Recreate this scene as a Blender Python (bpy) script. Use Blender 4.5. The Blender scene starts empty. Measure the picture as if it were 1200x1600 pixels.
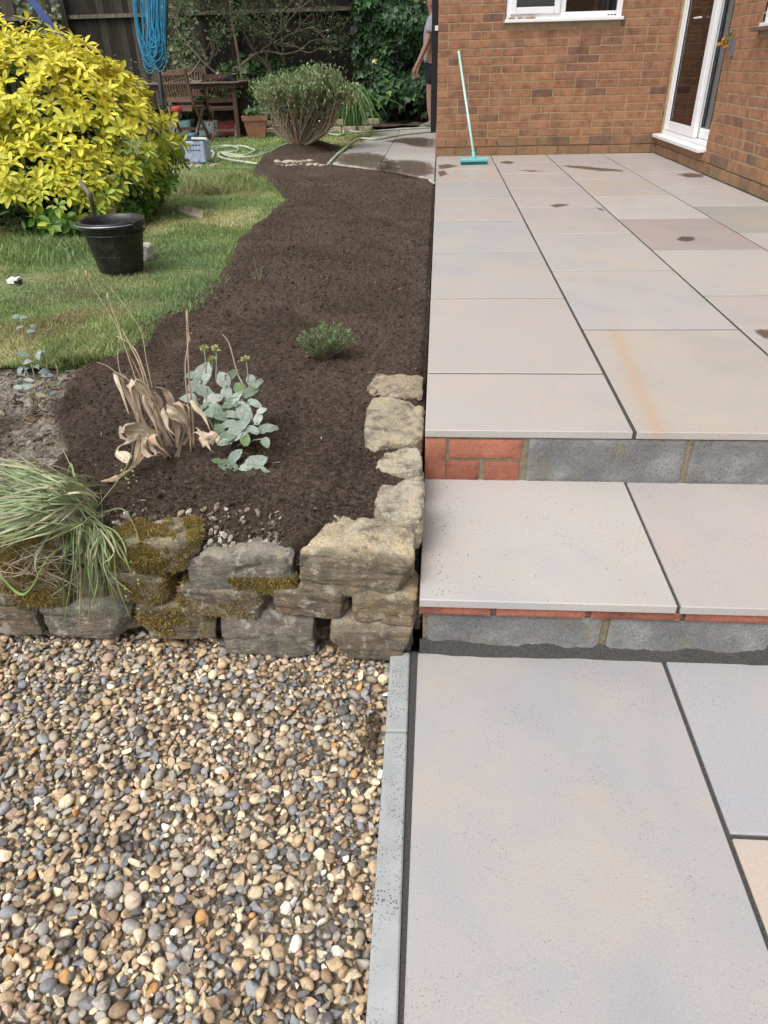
import bpy, bmesh, math, random
import numpy as np
from mathutils import Vector, Matrix, Euler

SC = bpy.context.scene
COL = SC.collection
rnd = random.Random(7)
RS = np.random.RandomState(11)
PI = math.pi

# ---------------------------------------------------------------- camera
FOC = 1101.8; CAMZ = 0.9112
RC = np.array([[0.9974605, 0.0676666, -0.0222204], [0.0177427, -0.5382375, -0.8426065], [-0.0689762, 0.8400724, -0.5380713]])
cam_d = bpy.data.cameras.new('camera')
cam = bpy.data.objects.new('camera', cam_d); COL.objects.link(cam)
cam_d.sensor_fit = 'VERTICAL'; cam_d.sensor_height = 24; cam_d.lens = FOC / 1600 * 24
cam_d.clip_start = 0.03; cam_d.clip_end = 600
mw = Matrix.Identity(4)
for i in range(3):
    mw[i][0] = RC[0][i]; mw[i][1] = -RC[1][i]; mw[i][2] = -RC[2][i]
mw[2][3] = CAMZ
cam.matrix_world = mw
SC.camera = cam

# ---------------------------------------------------------------- world, sun, exposure
SUN_EL, SUN_AZ = math.radians(58), math.radians(215)
W = bpy.data.worlds.new('World'); SC.world = W; W.use_nodes = True
wn = W.node_tree; bg = wn.nodes['Background']
sky = wn.nodes.new('ShaderNodeTexSky'); sky.sky_type = 'NISHITA'; sky.sun_disc = False
sky.sun_elevation = SUN_EL; sky.sun_rotation = SUN_AZ; sky.air_density = 1.0; sky.dust_density = 4.0; sky.ozone_density = 1.0
hs = wn.nodes.new('ShaderNodeHueSaturation'); hs.inputs['Saturation'].default_value = 0.22
wn.links.new(sky.outputs[0], hs.inputs['Color']); wn.links.new(hs.outputs[0], bg.inputs[0])
bg.inputs[1].default_value = 0.15
sd = bpy.data.lights.new('sun', 'SUN'); sun = bpy.data.objects.new('sun', sd); COL.objects.link(sun)
sd.energy = 1.1; sd.angle = math.radians(34); sd.color = (1.0, 0.965, 0.92)
sun.rotation_euler = (PI / 2 - SUN_EL, 0, PI - SUN_AZ)
SC.view_settings.view_transform = 'Standard'; SC.view_settings.look = 'None'
SC.view_settings.gamma = 1; SC.view_settings.use_curve_mapping = False
SC.view_settings.exposure = 0.54
SC.render.engine = 'CYCLES'
SC.cycles.max_bounces = 7; SC.cycles.diffuse_bounces = 3; SC.cycles.glossy_bounces = 3; SC.cycles.transmission_bounces = 4; SC.cycles.transparent_max_bounces = 6
SC.cycles.use_denoising = True

# ---------------------------------------------------------------- locating helpers (1200x1600 photo points onto real planes)
def ray(px, py):
    return RC.T @ np.array([px - 600.0, py - 800.0, FOC])
def GZ(px, py, z):
    v = ray(px, py); t = (z - CAMZ) / v[2]; p = v * t; p[2] += CAMZ; return p
def GY(px, py, y):
    v = ray(px, py); t = y / v[1]; p = v * t; p[2] += CAMZ; return p
def GX(px, py, x):
    v = ray(px, py); t = x / v[0]; p = v * t; p[2] += CAMZ; return p

# ---------------------------------------------------------------- noise
def _h(ix, iy, iz, seed):
    n = (ix * 374761393 + iy * 668265263 + iz * 2147483647 + seed * 1274126177) & 0xFFFFFFFF
    n = ((n ^ (n >> 13)) * 1274126177) & 0xFFFFFFFF
    n = ((n ^ (n >> 16)) * 2246822519) & 0xFFFFFFFF
    return ((n ^ (n >> 15)) & 0xFFFF) / 32767.5 - 1.0
def vnoise(P, seed=0):
    P = np.asarray(P, float); F = np.floor(P); I = F.astype(np.int64); f = P - F; u = f * f * (3 - 2 * f)
    r = 0
    for a in (0, 1):
        wx = u[:, 0] if a else 1 - u[:, 0]
        for b in (0, 1):
            wy = u[:, 1] if b else 1 - u[:, 1]
            for c in (0, 1):
                wz = u[:, 2] if c else 1 - u[:, 2]
                r = r + wx * wy * wz * _h(I[:, 0] + a, I[:, 1] + b, I[:, 2] + c, seed)
    return r
def fbm(P, octv=4, seed=0, lac=2.03, gain=.5):
    P = np.asarray(P, float); r = 0; a = 1; t = 0
    for o in range(octv):
        r = r + a * vnoise(P * lac ** o + 17.3 * o, seed + o); t += a; a *= gain
    return r / t
def xyz(x, y, z=0):
    x = np.asarray(x, float); return np.stack([x, np.broadcast_to(y, x.shape), np.broadcast_to(z, x.shape)], -1)
def smooth(x, a, b):
    t = np.clip((x - a) / (b - a), 0, 1); return t * t * (3 - 2 * t)

# ---------------------------------------------------------------- mesh building
class Geo:
    def __init__(s): s.V = []; s.F = []; s.C = []; s.n = 0
    def add(s, V, F, C=None):
        V = np.asarray(V, float).reshape(-1, 3)
        if isinstance(F, np.ndarray) and F.ndim == 2: s.F.append((F + s.n).astype(np.int32))
        else:
            d = {}
            for f in F: d.setdefault(len(f), []).append(f)
            for k, v in d.items(): s.F.append((np.array(v) + s.n).astype(np.int32))
        s.V.append(V)
        if C is not None:
            C = np.asarray(C, float); s.C.append(np.broadcast_to(C, (len(V), 3)))
        s.n += len(V); return s
    def mesh(s, name, mat=None, smoothed=False):
        me = bpy.data.meshes.new(name)
        V = np.concatenate(s.V); me.vertices.add(len(V)); me.vertices.foreach_set('co', V.ravel().astype(np.float32))
        tot = np.concatenate([np.full(len(f), f.shape[1], np.int32) for f in s.F]); lv = np.concatenate([f.ravel() for f in s.F])
        st = np.concatenate([[0], np.cumsum(tot)[:-1]]).astype(np.int32)
        me.loops.add(len(lv)); me.loops.foreach_set('vertex_index', lv)
        me.polygons.add(len(tot)); me.polygons.foreach_set('loop_start', st); me.polygons.foreach_set('loop_total', tot)
        me.polygons.foreach_set('use_smooth', np.full(len(tot), bool(smoothed)))
        me.update(calc_edges=True)
        if s.C:
            C = np.concatenate(s.C); at = me.color_attributes.new('Col', 'FLOAT_COLOR', 'POINT')
            at.data.foreach_set('color', np.concatenate([C, np.ones((len(C), 1))], 1).ravel().astype(np.float32))
        if mat: me.materials.append(mat)
        return me

def link(name, me, parent=None, loc=None, rot=None, color=None):
    o = bpy.data.objects.new(name, me); COL.objects.link(o)
    if parent: o.parent = parent
    if loc is not None: o.location = loc
    if rot is not None: o.rotation_euler = rot
    if color is not None: o.color = (*color, 1)
    return o
def gobj(name, g, mat, parent=None, smoothed=False, loc=None, rot=None, color=None):
    return link(name, g.mesh(name, mat, smoothed), parent, loc, rot, color)
def tag(o, label, cat, group=None, kind=None):
    o['label'] = label; o['category'] = cat
    if group: o['group'] = group
    if kind: o['kind'] = kind
    return o
def thing(name, label, cat, loc=(0, 0, 0), rz=0, group=None):
    o = bpy.data.objects.new(name, None); COL.objects.link(o); o.location = loc; o.rotation_euler = (0, 0, rz); o.empty_display_size = .1
    return tag(o, label, cat, group)
def struct(o): o['kind'] = 'structure'; return o
def stuff(o): o['kind'] = 'stuff'; return o

BOXF = [(0, 3, 2, 1), (4, 5, 6, 7), (0, 1, 5, 4), (1, 2, 6, 5), (2, 3, 7, 6), (3, 0, 4, 7)]
def box(g, x0, x1, y0, y1, z0, z1, C=None):
    g.add([(x0, y0, z0), (x1, y0, z0), (x1, y1, z0), (x0, y1, z0), (x0, y0, z1), (x1, y0, z1), (x1, y1, z1), (x0, y1, z1)], BOXF, C); return g
def bar(g, a, b, w, h, up=(0, 0, 1), C=None):
    a = Vector(a); b = Vector(b); d = (b - a).normalized(); s = d.cross(Vector(up)).normalized(); u = s.cross(d)
    V = []
    for p in (a, b):
        for (i, j) in ((-1, -1), (1, -1), (1, 1), (-1, 1)): V.append(tuple(p + s * (i * w / 2) + u * (j * h / 2)))
    g.add(V, BOXF, C); return g
def tube(g, pts, rad, n=6, C=None, cap=True):
    pts = np.asarray(pts, float); m = len(pts); rad = np.broadcast_to(rad, (m,))
    T = np.gradient(pts, axis=0); T /= np.linalg.norm(T, axis=1)[:, None] + 1e-9
    ref = np.array([0, 0, 1.0]) if abs(T[0][2]) < .9 else np.array([1.0, 0, 0])
    V = []
    for i in range(m):
        s = np.cross(T[i], ref); s /= np.linalg.norm(s) + 1e-9; u = np.cross(s, T[i]); ref = u
        for k in range(n):
            a = 2 * PI * k / n; V.append(pts[i] + rad[i] * (math.cos(a) * s + math.sin(a) * u))
    F = [(i * n + k, i * n + (k + 1) % n, (i + 1) * n + (k + 1) % n, (i + 1) * n + k) for i in range(m - 1) for k in range(n)]
    if cap: F += [tuple(range(n))[::-1], tuple((m - 1) * n + k for k in range(n))]
    g.add(V, F, C); return g
def lathe(g, prof, n=32, C=None, c=(0, 0, 0)):
    V = []; m = len(prof)
    for r, z in prof:
        for k in range(n): a = 2 * PI * k / n; V.append((c[0] + r * math.cos(a), c[1] + r * math.sin(a), c[2] + z))
    F = [(i * n + k, i * n + (k + 1) % n, (i + 1) * n + (k + 1) % n, (i + 1) * n + k) for i in range(m - 1) for k in range(n)]
    g.add(V, F, C); return g
def spline(P, n=20):
    P = np.asarray(P, float); m = len(P); Q = np.vstack([2 * P[0] - P[1], P, 2 * P[-1] - P[-2]]); out = []
    for t in np.linspace(0, m - 1 - 1e-6, n):
        i = int(t); u = t - i; a, b, c, d = Q[i], Q[i + 1], Q[i + 2], Q[i + 3]
        out.append(.5 * ((2 * b) + (-a + c) * u + (2 * a - 5 * b + 4 * c - d) * u * u + (-a + 3 * b - 3 * c + d) * u ** 3))
    return np.array(out)
def ribbon(g, pts, w, side=None, fold=.25, C=None, twist=0.0, tw0=0.0):
    """a strap leaf: three verts across, folded along the midrib"""
    pts = np.asarray(pts, float); m = len(pts); w = np.broadcast_to(w, (m,))
    T = np.gradient(pts, axis=0); T /= np.linalg.norm(T, axis=1)[:, None] + 1e-9
    s0 = np.array(side if side is not None else (1.0, 0, 0), float); V = []
    for i in range(m):
        s = s0 - T[i] * s0.dot(T[i]); s /= np.linalg.norm(s) + 1e-9; nn = np.cross(s, T[i])
        a = tw0 + twist * i / m; ss = s * math.cos(a) + nn * math.sin(a); n2 = np.cross(ss, T[i])
        V += [pts[i] - ss * w[i] / 2 + n2 * w[i] * fold, pts[i], pts[i] + ss * w[i] / 2 + n2 * w[i] * fold]
    F = []
    for i in range(m - 1):
        for k in (0, 1): F.append((3 * i + k, 3 * i + k + 1, 3 * i + k + 4, 3 * i + k + 3))
    g.add(V, F, C); return g
def bevel_box(dx, dy, dz, b, seg=1, name='block', mat=None, base=False):
    bm = bmesh.new(); bmesh.ops.create_cube(bm, size=1)
    for v in bm.verts: v.co = Vector((v.co.x * dx, v.co.y * dy, (v.co.z + (.5 if base else 0)) * dz))
    bmesh.ops.bevel(bm, geom=bm.edges[:], offset=b, segments=seg, affect='EDGES', profile=.6)
    me = bpy.data.meshes.new(name); bm.to_mesh(me); bm.free()
    if mat: me.materials.append(mat)
    return me
def ico(sub):
    bm = bmesh.new(); bmesh.ops.create_icosphere(bm, subdivisions=sub, radius=1)
    V = np.array([v.co[:] for v in bm.verts]); F = np.array([[v.index for v in f.verts] for f in bm.faces]); bm.free(); return V, F
def cubesphere(n):
    """unit cube surface grid, n cells a side"""
    bm = bmesh.new(); bmesh.ops.create_cube(bm, size=2); bmesh.ops.subdivide_edges(bm, edges=bm.edges[:], cuts=n - 1, use_grid_fill=True)
    V = np.array([v.co[:] for v in bm.verts]); F = [[v.index for v in f.verts] for f in bm.faces]; bm.free(); return V, np.array(F)
def frames(D, Nn):
    """rotation stacks: y axis = D, z axis ~ Nn"""
    D = D / (np.linalg.norm(D, axis=1)[:, None] + 1e-9); X = np.cross(D, Nn); X /= np.linalg.norm(X, axis=1)[:, None] + 1e-9; Zz = np.cross(X, D)
    return np.stack([X, D, Zz], 2)
def scatter(g, TV, TF, P, R, S, C):
    """many copies of one template joined: P (n,3), R (n,3,3), S (n,) or (n,3), C (n,3)"""
    n = len(P); S = np.asarray(S, float)
    if S.ndim == 1: S = np.repeat(S[:, None], 3, 1)
    V = np.einsum('nij,nkj->nki', R, TV[None] * S[:, None, :]) + P[:, None, :]
    F = (TF[None] + (np.arange(n) * len(TV))[:, None, None]).reshape(-1, TF.shape[1])
    g.add(V.reshape(-1, 3), F, np.repeat(C, len(TV), 0)); return g
def unit(n):
    v = RS.normal(size=(n, 3)); return v / np.linalg.norm(v, axis=1)[:, None]

# ---------------------------------------------------------------- materials
def nm(name):
    m = bpy.data.materials.new(name); m.use_nodes = True; nt = m.node_tree; return m, nt, nt.nodes['Principled BSDF']
def N(nt, t, **k):
    n = nt.nodes.new(t)
    for a, v in k.items():
        if a in n.inputs: n.inputs[a].default_value = v
        else: setattr(n, a, v)
    return n
def noise_n(nt, co, scale, det=4, rough=.55, dist=0.0):
    n = nt.nodes.new('ShaderNodeTexNoise'); n.inputs['Scale'].default_value = scale; n.inputs['Detail'].default_value = det
    n.inputs['Roughness'].default_value = rough; n.inputs['Distortion'].default_value = dist; nt.links.new(co, n.inputs['Vector']); return n.outputs['Fac']
def ramp(nt, fac, stops):
    r = nt.nodes.new('ShaderNodeValToRGB'); e = r.color_ramp.elements
    while len(e) > 1: e.remove(e[-1])
    for i, (p, c) in enumerate(stops):
        c = (c, c, c) if isinstance(c, (int, float)) else c
        if i == 0: e[0].position = p; e[0].color = (*c, 1)
        else: q = e.new(p); q.color = (*c, 1)
    nt.links.new(fac, r.inputs['Fac']); return r.outputs['Color']
def mix(nt, f, a, b, mode='MIX'):
    m = nt.nodes.new('ShaderNodeMix'); m.data_type = 'RGBA'; m.blend_type = mode
    for i, v in ((0, f), (6, a), (7, b)):
        s = m.inputs[i]
        if isinstance(v, bpy.types.NodeSocket): nt.links.new(v, s)
        elif isinstance(v, (int, float)) and i: s.default_value = (v, v, v, 1)
        elif isinstance(v, tuple): s.default_value = (*v, 1)
        else: s.default_value = v
    return m.outputs[2]
def mth(nt, op, a, b=0.0, c=None):
    m = nt.nodes.new('ShaderNodeMath'); m.operation = op
    for i, v in enumerate((a, b) if c is None else (a, b, c)):
        if isinstance(v, bpy.types.NodeSocket): nt.links.new(v, m.inputs[i])
        else: m.inputs[i].default_value = v
    return m.outputs[0]
def bump(nt, bs, h, strength=.4, dist=.004, prev=None):
    b = nt.nodes.new('ShaderNodeBump'); b.inputs['Strength'].default_value = strength; b.inputs['Distance'].default_value = dist
    nt.links.new(h, b.inputs['Height'])
    if prev: nt.links.new(prev, b.inputs['Normal'])
    nt.links.new(b.outputs[0], bs.inputs['Normal']); return b.outputs[0]
def coord(nt, kind='Object'):
    return nt.nodes.new('ShaderNodeTexCoord').outputs[kind]
def M(name, color=(.5, .5, .5), src=None, rough=.6, vary=.2, vscale=6, bs=60, bst=.3, bd=.003, metal=0, spec=.5, sss=0):
    """plain weathered surface; src: None (colour), 'attr' (Col) or 'obj' (object colour)"""
    m, nt, b = nm(name); co = coord(nt)
    if src == 'attr': a = nt.nodes.new('ShaderNodeAttribute'); a.attribute_name = 'Col'; base = a.outputs['Color']
    elif src == 'obj': base = nt.nodes.new('ShaderNodeObjectInfo').outputs['Color']
    else: r = nt.nodes.new('ShaderNodeRGB'); r.outputs[0].default_value = (*color, 1); base = r.outputs[0]
    if vary:
        f = noise_n(nt, co, vscale, 5, .6); v = ramp(nt, f, [(.25, 1 - vary), (.75, 1 + vary)]); base = mix(nt, 1.0, base, v, 'MULTIPLY')
    nt.links.new(base, b.inputs['Base Color']); b.inputs['Roughness'].default_value = rough; b.inputs['Metallic'].default_value = metal
    b.inputs['Specular IOR Level'].default_value = spec
    if bst: bump(nt, b, noise_n(nt, co, bs, 4, .65), bst, bd)
    return m
def leafM(name, src='attr', color=(.1, .2, .05), rough=.45, trans=.25, vary=.15, vscale=30, spec=.4):
    m = M(name, color, src, rough, vary, vscale, 0, 0, spec=spec); nt = m.node_tree; b = nt.nodes['Principled BSDF']
    out = nt.nodes['Material Output']; t = nt.nodes.new('ShaderNodeBsdfTranslucent'); ms = nt.nodes.new('ShaderNodeMixShader'); ms.inputs[0].default_value = trans
    nt.links.new(b.inputs['Base Color'].links[0].from_socket, t.inputs[0]); nt.links.new(b.outputs[0], ms.inputs[1]); nt.links.new(t.outputs[0], ms.inputs[2]); nt.links.new(ms.outputs[0], out.inputs[0])
    return m

def slab_material():
    m, nt, b = nm('sandstone_slab'); oi = nt.nodes.new('ShaderNodeObjectInfo')
    co = nt.nodes.new('ShaderNodeTexCoord').outputs['Object']
    off = nt.nodes.new('ShaderNodeVectorMath'); off.operation = 'SCALE'; off.inputs[3].default_value = 30
    cb = nt.nodes.new('ShaderNodeCombineXYZ'); nt.links.new(oi.outputs['Random'], cb.inputs[0]); nt.links.new(oi.outputs['Random'], cb.inputs[2])
    nt.links.new(cb.outputs[0], off.inputs[0]); ad = nt.nodes.new('ShaderNodeVectorMath'); nt.links.new(co, ad.inputs[0]); nt.links.new(off.outputs[0], ad.inputs[1]); co = ad.outputs[0]
    base = oi.outputs['Color']
    big = ramp(nt, noise_n(nt, co, 2.4, 6, .6, .6), [(.28, (.89, .91, .95)), (.5, (1, 1, 1)), (.75, (1.06, 1.02, .96))])
    base = mix(nt, 1.0, base, big, 'MULTIPLY')
    tan = ramp(nt, noise_n(nt, co, 3.4, 8, .72, .35), [(.46, 0.0), (.76, .44)])
    base = mix(nt, tan, base, (.50, .40, .27))
    gr = ramp(nt, noise_n(nt, co, 260, 3, .7), [(.3, .88), (.7, 1.10)]); base = mix(nt, 1.0, base, gr, 'MULTIPLY')
    # sand grains trodden over the stone, gathered in drifts
    v = nt.nodes.new('ShaderNodeTexVoronoi'); v.inputs['Scale'].default_value = 230; nt.links.new(co, v.inputs['Vector'])
    sp = mth(nt, 'LESS_THAN', mth(nt, 'ADD', v.outputs['Distance'], mth(nt, 'MULTIPLY', noise_n(nt, co, 60, 3, .7), .35)), .42)
    cs = nt.nodes.new('ShaderNodeSeparateColor'); nt.links.new(v.outputs['Color'], cs.inputs[0])
    drift = ramp(nt, noise_n(nt, co, 4.0, 6, .7), [(.50, .02), (.66, .9)])
    smd = ramp(nt, noise_n(nt, co, 24, 7, .8, .3), [(.66, 0.0), (.74, .35)]); base = mix(nt, mth(nt, 'MULTIPLY', smd, drift), base, (.20, .17, .14))   # trodden dirt
    sel = mth(nt, 'LESS_THAN', cs.outputs[0], mth(nt, 'MULTIPLY', drift, .55)); sp = mth(nt, 'MULTIPLY', sp, sel)
    base = mix(nt, mth(nt, 'MULTIPLY', sp, .8), base, (.12, .10, .08))
    nt.links.new(base, b.inputs['Base Color'])
    geo = nt.nodes.new('ShaderNodeNewGeometry'); sx = nt.nodes.new('ShaderNodeSeparateXYZ'); nt.links.new(geo.outputs['Position'], sx.inputs[0])
    far = mth(nt, 'SMOOTH_MIN', mth(nt, 'MULTIPLY', mth(nt, 'MAXIMUM', mth(nt, 'SUBTRACT', sx.outputs[1], 4.0), 0), .06), .17, .05)  # hosed damp towards the house
    rr = mth(nt, 'SUBTRACT', ramp(nt, noise_n(nt, co, 7, 4, .6), [(.3, .46), (.7, .60)]), far)
    nt.links.new(rr, b.inputs['Roughness'])
    h = mth(nt, 'ADD', mth(nt, 'MULTIPLY', noise_n(nt, co, 7, 6, .65, .8), .8), mth(nt, 'MULTIPLY', noise_n(nt, co, 220, 3, .7), .18))
    bump(nt, b, h, .22, .0016); return m
def brick_material(name, stops, green=True):
    m, nt, b = nm(name); oi = nt.nodes.new('ShaderNodeObjectInfo'); co = coord(nt)
    g = nt.nodes.new('ShaderNodeNewGeometry'); pos = g.outputs['Position']
    base = ramp(nt, oi.outputs['Random'], stops)
    pt = ramp(nt, noise_n(nt, pos, 11, 6, .65), [(.3, .55), (.5, 1.0), (.72, 1.3)]); base = mix(nt, 1.0, base, pt, 'MULTIPLY')
    gr = ramp(nt, noise_n(nt, pos, 130, 4, .7), [(.3, .78), (.7, 1.2)]); base = mix(nt, 1.0, base, gr, 'MULTIPLY')
    if green:
        sx = nt.nodes.new('ShaderNodeSeparateXYZ'); nt.links.new(pos, sx.inputs[0])
        zz = mth(nt, 'ADD', sx.outputs[2], mth(nt, 'MULTIPLY', noise_n(nt, pos, 5, 5, .6), .5))
        f = ramp(nt, zz, [(.20, .55), (.36, .18), (.60, 0.0)]); base = mix(nt, f, base, (.17, .155, .075))
    nt.links.new(base, b.inputs['Base Color']); b.inputs['Roughness'].default_value = .88
    wv = nt.nodes.new('ShaderNodeTexWave'); wv.bands_direction = 'DIAGONAL'; wv.inputs['Scale'].default_value = 26; wv.inputs['Distortion'].default_value = 6; nt.links.new(pos, wv.inputs['Vector'])
    h = mth(nt, 'ADD', noise_n(nt, pos, 120, 4, .7), mth(nt, 'MULTIPLY', wv.outputs['Fac'], .12)); bump(nt, b, h, .5, .003); return m
def rock_material():
    m, nt, b = nm('walling_stone'); oi = nt.nodes.new('ShaderNodeObjectInfo'); g = nt.nodes.new('ShaderNodeNewGeometry'); pos = g.outputs['Position']
    base = oi.outputs['Color']
    a = nt.nodes.new('ShaderNodeAttribute'); a.attribute_name = 'Col'; base = mix(nt, 1.0, base, a.outputs['Color'], 'MULTIPLY')
    base = mix(nt, 1.0, base, ramp(nt, noise_n(nt, pos, 14, 7, .7, .8), [(.28, (.45, .45, .47)), (.5, (1, 1, 1)), (.72, (1.4, 1.3, 1.1))]), 'MULTIPLY')
    base = mix(nt, ramp(nt, noise_n(nt, pos, 9, 6, .65, 1.5), [(.54, 0.0), (.66, .40)]), base, (.36, .24, .12))
    base = mix(nt, ramp(nt, noise_n(nt, pos, 22, 6, .7), [(.52, 0.0), (.62, .65)]), base, (.10, .09, .08))
    base = mix(nt, ramp(nt, noise_n(nt, pos, 31, 4, .6), [(.55, 0.0), (.64, .6)]), base, (.56, .53, .44))
    base = mix(nt, 1.0, base, ramp(nt, noise_n(nt, pos, 260, 3, .7), [(.3, .6), (.7, 1.4)]), 'MULTIPLY')
    nt.links.new(base, b.inputs['Base Color']); b.inputs['Roughness'].default_value = .9
    mp = nt.nodes.new('ShaderNodeMapping'); mp.inputs['Scale'].default_value = (1, 1, 1.9); nt.links.new(pos, mp.inputs['Vector'])
    h = mth(nt, 'ADD', noise_n(nt, mp.outputs[0], 38, 7, .72), mth(nt, 'MULTIPLY', noise_n(nt, pos, 200, 5, .75), .5)); bump(nt, b, h, 1.0, .014); return m
def concrete_material():
    m, nt, b = nm('concrete_block'); g = nt.nodes.new('ShaderNodeNewGeometry'); pos = g.outputs['Position']
    base = ramp(nt, noise_n(nt, pos, 7, 6, .6), [(.30, (.14, .14, .14)), (.50, (.205, .205, .20)), (.68, (.32, .32, .315))])
    base = mix(nt, 1.0, base, ramp(nt, noise_n(nt, pos, 240, 3, .8), [(.3, .7), (.7, 1.3)]), 'MULTIPLY')
    base = mix(nt, ramp(nt, noise_n(nt, pos, 6, 5, .6, .5), [(.58, 0.0), (.7, .6)]), base, (.22, .17, .08))
    v = nt.nodes.new('ShaderNodeTexVoronoi'); v.inputs['Scale'].default_value = 150; nt.links.new(pos, v.inputs['Vector'])
    pit = mth(nt, 'LESS_THAN', v.outputs['Distance'], .22); base = mix(nt, mth(nt, 'MULTIPLY', pit, .6), base, (.03, .03, .03))
    nt.links.new(base, b.inputs['Base Color']); b.inputs['Roughness'].default_value = .95
    bump(nt, b, mth(nt, 'SUBTRACT', noise_n(nt, pos, 200, 4, .8), mth(nt, 'MULTIPLY', pit, .8)), .7, .004); return m
def soil_material():
    m, nt, b = nm('soil'); a = nt.nodes.new('ShaderNodeAttribute'); a.attribute_name = 'Col'; g = nt.nodes.new('ShaderNodeNewGeometry'); pos = g.outputs['Position']
    base = mix(nt, 1.0, a.outputs['Color'], ramp(nt, noise_n(nt, pos, 90, 6, .75), [(.32, .35), (.5, 1.0), (.68, 2.0)]), 'MULTIPLY')
    fib = ramp(nt, noise_n(nt, pos, 420, 2, .6), [(.66, 0.0), (.72, .5)]); base = mix(nt, fib, base, (.16, .10, .06))
    nt.links.new(base, b.inputs['Base Color']); b.inputs['Roughness'].default_value = .97; b.inputs['Specular IOR Level'].default_value = .15
    bump(nt, b, noise_n(nt, pos, 170, 6, .75), 1.0, .008); return m
def glass_material(name='window_glass', tint=(.02, .02, .022), rough=.02):
    m, nt, b = nm(name); out = nt.nodes['Material Output']; nt.nodes.remove(b)
    tr = nt.nodes.new('ShaderNodeBsdfTransparent'); tr.inputs[0].default_value = (.82, .84, .84, 1); gl = nt.nodes.new('ShaderNodeBsdfGlossy'); gl.inputs['Roughness'].default_value = rough
    fr = nt.nodes.new('ShaderNodeFresnel'); fr.inputs[0].default_value = 1.75; ms = nt.nodes.new('ShaderNodeMixShader')
    nt.links.new(fr.outputs[0], ms.inputs[0]); nt.links.new(tr.outputs[0], ms.inputs[1]); nt.links.new(gl.outputs[0], ms.inputs[2]); nt.links.new(ms.outputs[0], out.inputs[0]); return m

MAT = dict(
    slab=slab_material(), rock=rock_material(), conc=concrete_material(), soil=soil_material(), glass=glass_material(),
    brick=brick_material('house_brick', [(0, (.27, .130, .072)), (.35, (.325, .158, .085)), (.62, (.29, .142, .08)), (.85, (.235, .115, .07)), (.95, (.17, .088, .060)), (1, (.33, .175, .098))]),
    redbrick=brick_material('red_brick', [(0, (.30, .105, .065)), (1, (.36, .135, .085))], False),
    mortar=M('wall_mortar', (.33, .245, .145), rough=.95, vary=.3, vscale=20, bs=200, bst=.6),
    jointsand=M('joint_sand', (.062, .058, .054), rough=.95, vary=.75, vscale=260, bs=500, bst=.8, bd=.003),
    bedmortar=M('bed_mortar', (.24, .195, .13), rough=.95, vary=.35, vscale=60, bs=160, bst=1, bd=.006),
    leaf=leafM('leaf'), obleaf=leafM('leaf_by_object', 'obj'), grass=leafM('grass_blade', rough=.55, trans=.35, vary=0),
    wood=M('hardwood', (.075, .035, .022), rough=.5, vary=.4, vscale=14, bs=90, bst=.3),
    white=M('white_upvc', (.80, .81, .82), rough=.28, vary=.04, vscale=3, bst=0),
    bark=M('bark', src='attr', rough=.9, vary=.35, vscale=40, bs=120, bst=.6),
    black=M('black_plastic', (.016, .017, .018), rough=.38, vary=.5, vscale=25, bs=80, bst=.1),
    pebble=None)

# ================================================================= GROUND
X0, TW = -0.032, 0.608                       # terrace left edge, slab module
Z2, Z3 = -0.1705, -0.352                     # step tread, lower path
g = Geo(); box(g, -60, 60, -30, 90, -1.2, -.47, (.06, .05, .035)); gr = gobj('ground', g, M('ground_earth', (.07, .055, .035), rough=1, vary=.4, vscale=3)); struct(gr)

BED = [(1.30, -.80), (1.55, -.92), (1.75, -1.09), (2.03, -1.20), (2.25, -1.31), (2.45, -1.34), (2.55, -1.27), (2.75, -1.24), (3.02, -1.28), (3.3, -1.17), (3.75, -1.15), (4.2, -1.17), (4.8, -1.28), (5.5, -1.24), (6.45, -1.26), (6.9, -1.42), (7.4, -1.62), (8.2, -1.93), (9.4, -2.1)]
bY = np.array([p[0] for p in BED]); bX = np.array([p[1] for p in BED])
def bed_x(y): return np.interp(y, bY, bX)
def soil_h(x, y):
    P = xyz(x, y)
    h = -.062 + .016 * vnoise(P * 3.1, 3) + .012 * vnoise(P * 9, 4)
    d = vnoise(P * 26, 5); e = vnoise(P * 60, 6)
    h = h + .009 * np.abs(d) + .006 * np.maximum(0, e) ** 1.5 + .008 * np.maximum(0, vnoise(P * 14, 13)) ** 2
    bx = bed_x(y); dry = smooth(bx + .05 * vnoise(P * 12, 9) - x, -.02, .05) * (y < 2.75)
    h = h - .028 * dry
    h = h - .05 * smooth(1.52 - y, 0, .12) * smooth(-.02 - x, .30, .40)         # falls to the back of the wall stones
    h = h - .16 * smooth(x, -.37 + np.clip(y - 1.36, 0, .2) * 1.2, -.34 + np.clip(y - 1.36, 0, .2) * 1.2) * smooth(1.50 - y + .02 * vnoise(P * 20, 12), 0, .03)
    h = h + .038 * smooth(y, 5.8, 7.2)
    h = h - .085 * smooth(bed_x(y) - x, .02, .07) * (y > 2.75)
    h = h - .02 * smooth(x, -.06, -.035)
    h = h + .02 * np.exp(-((x + .9) ** 2 + (y - 5) ** 2) / 2.0)
    return h, dry
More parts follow.
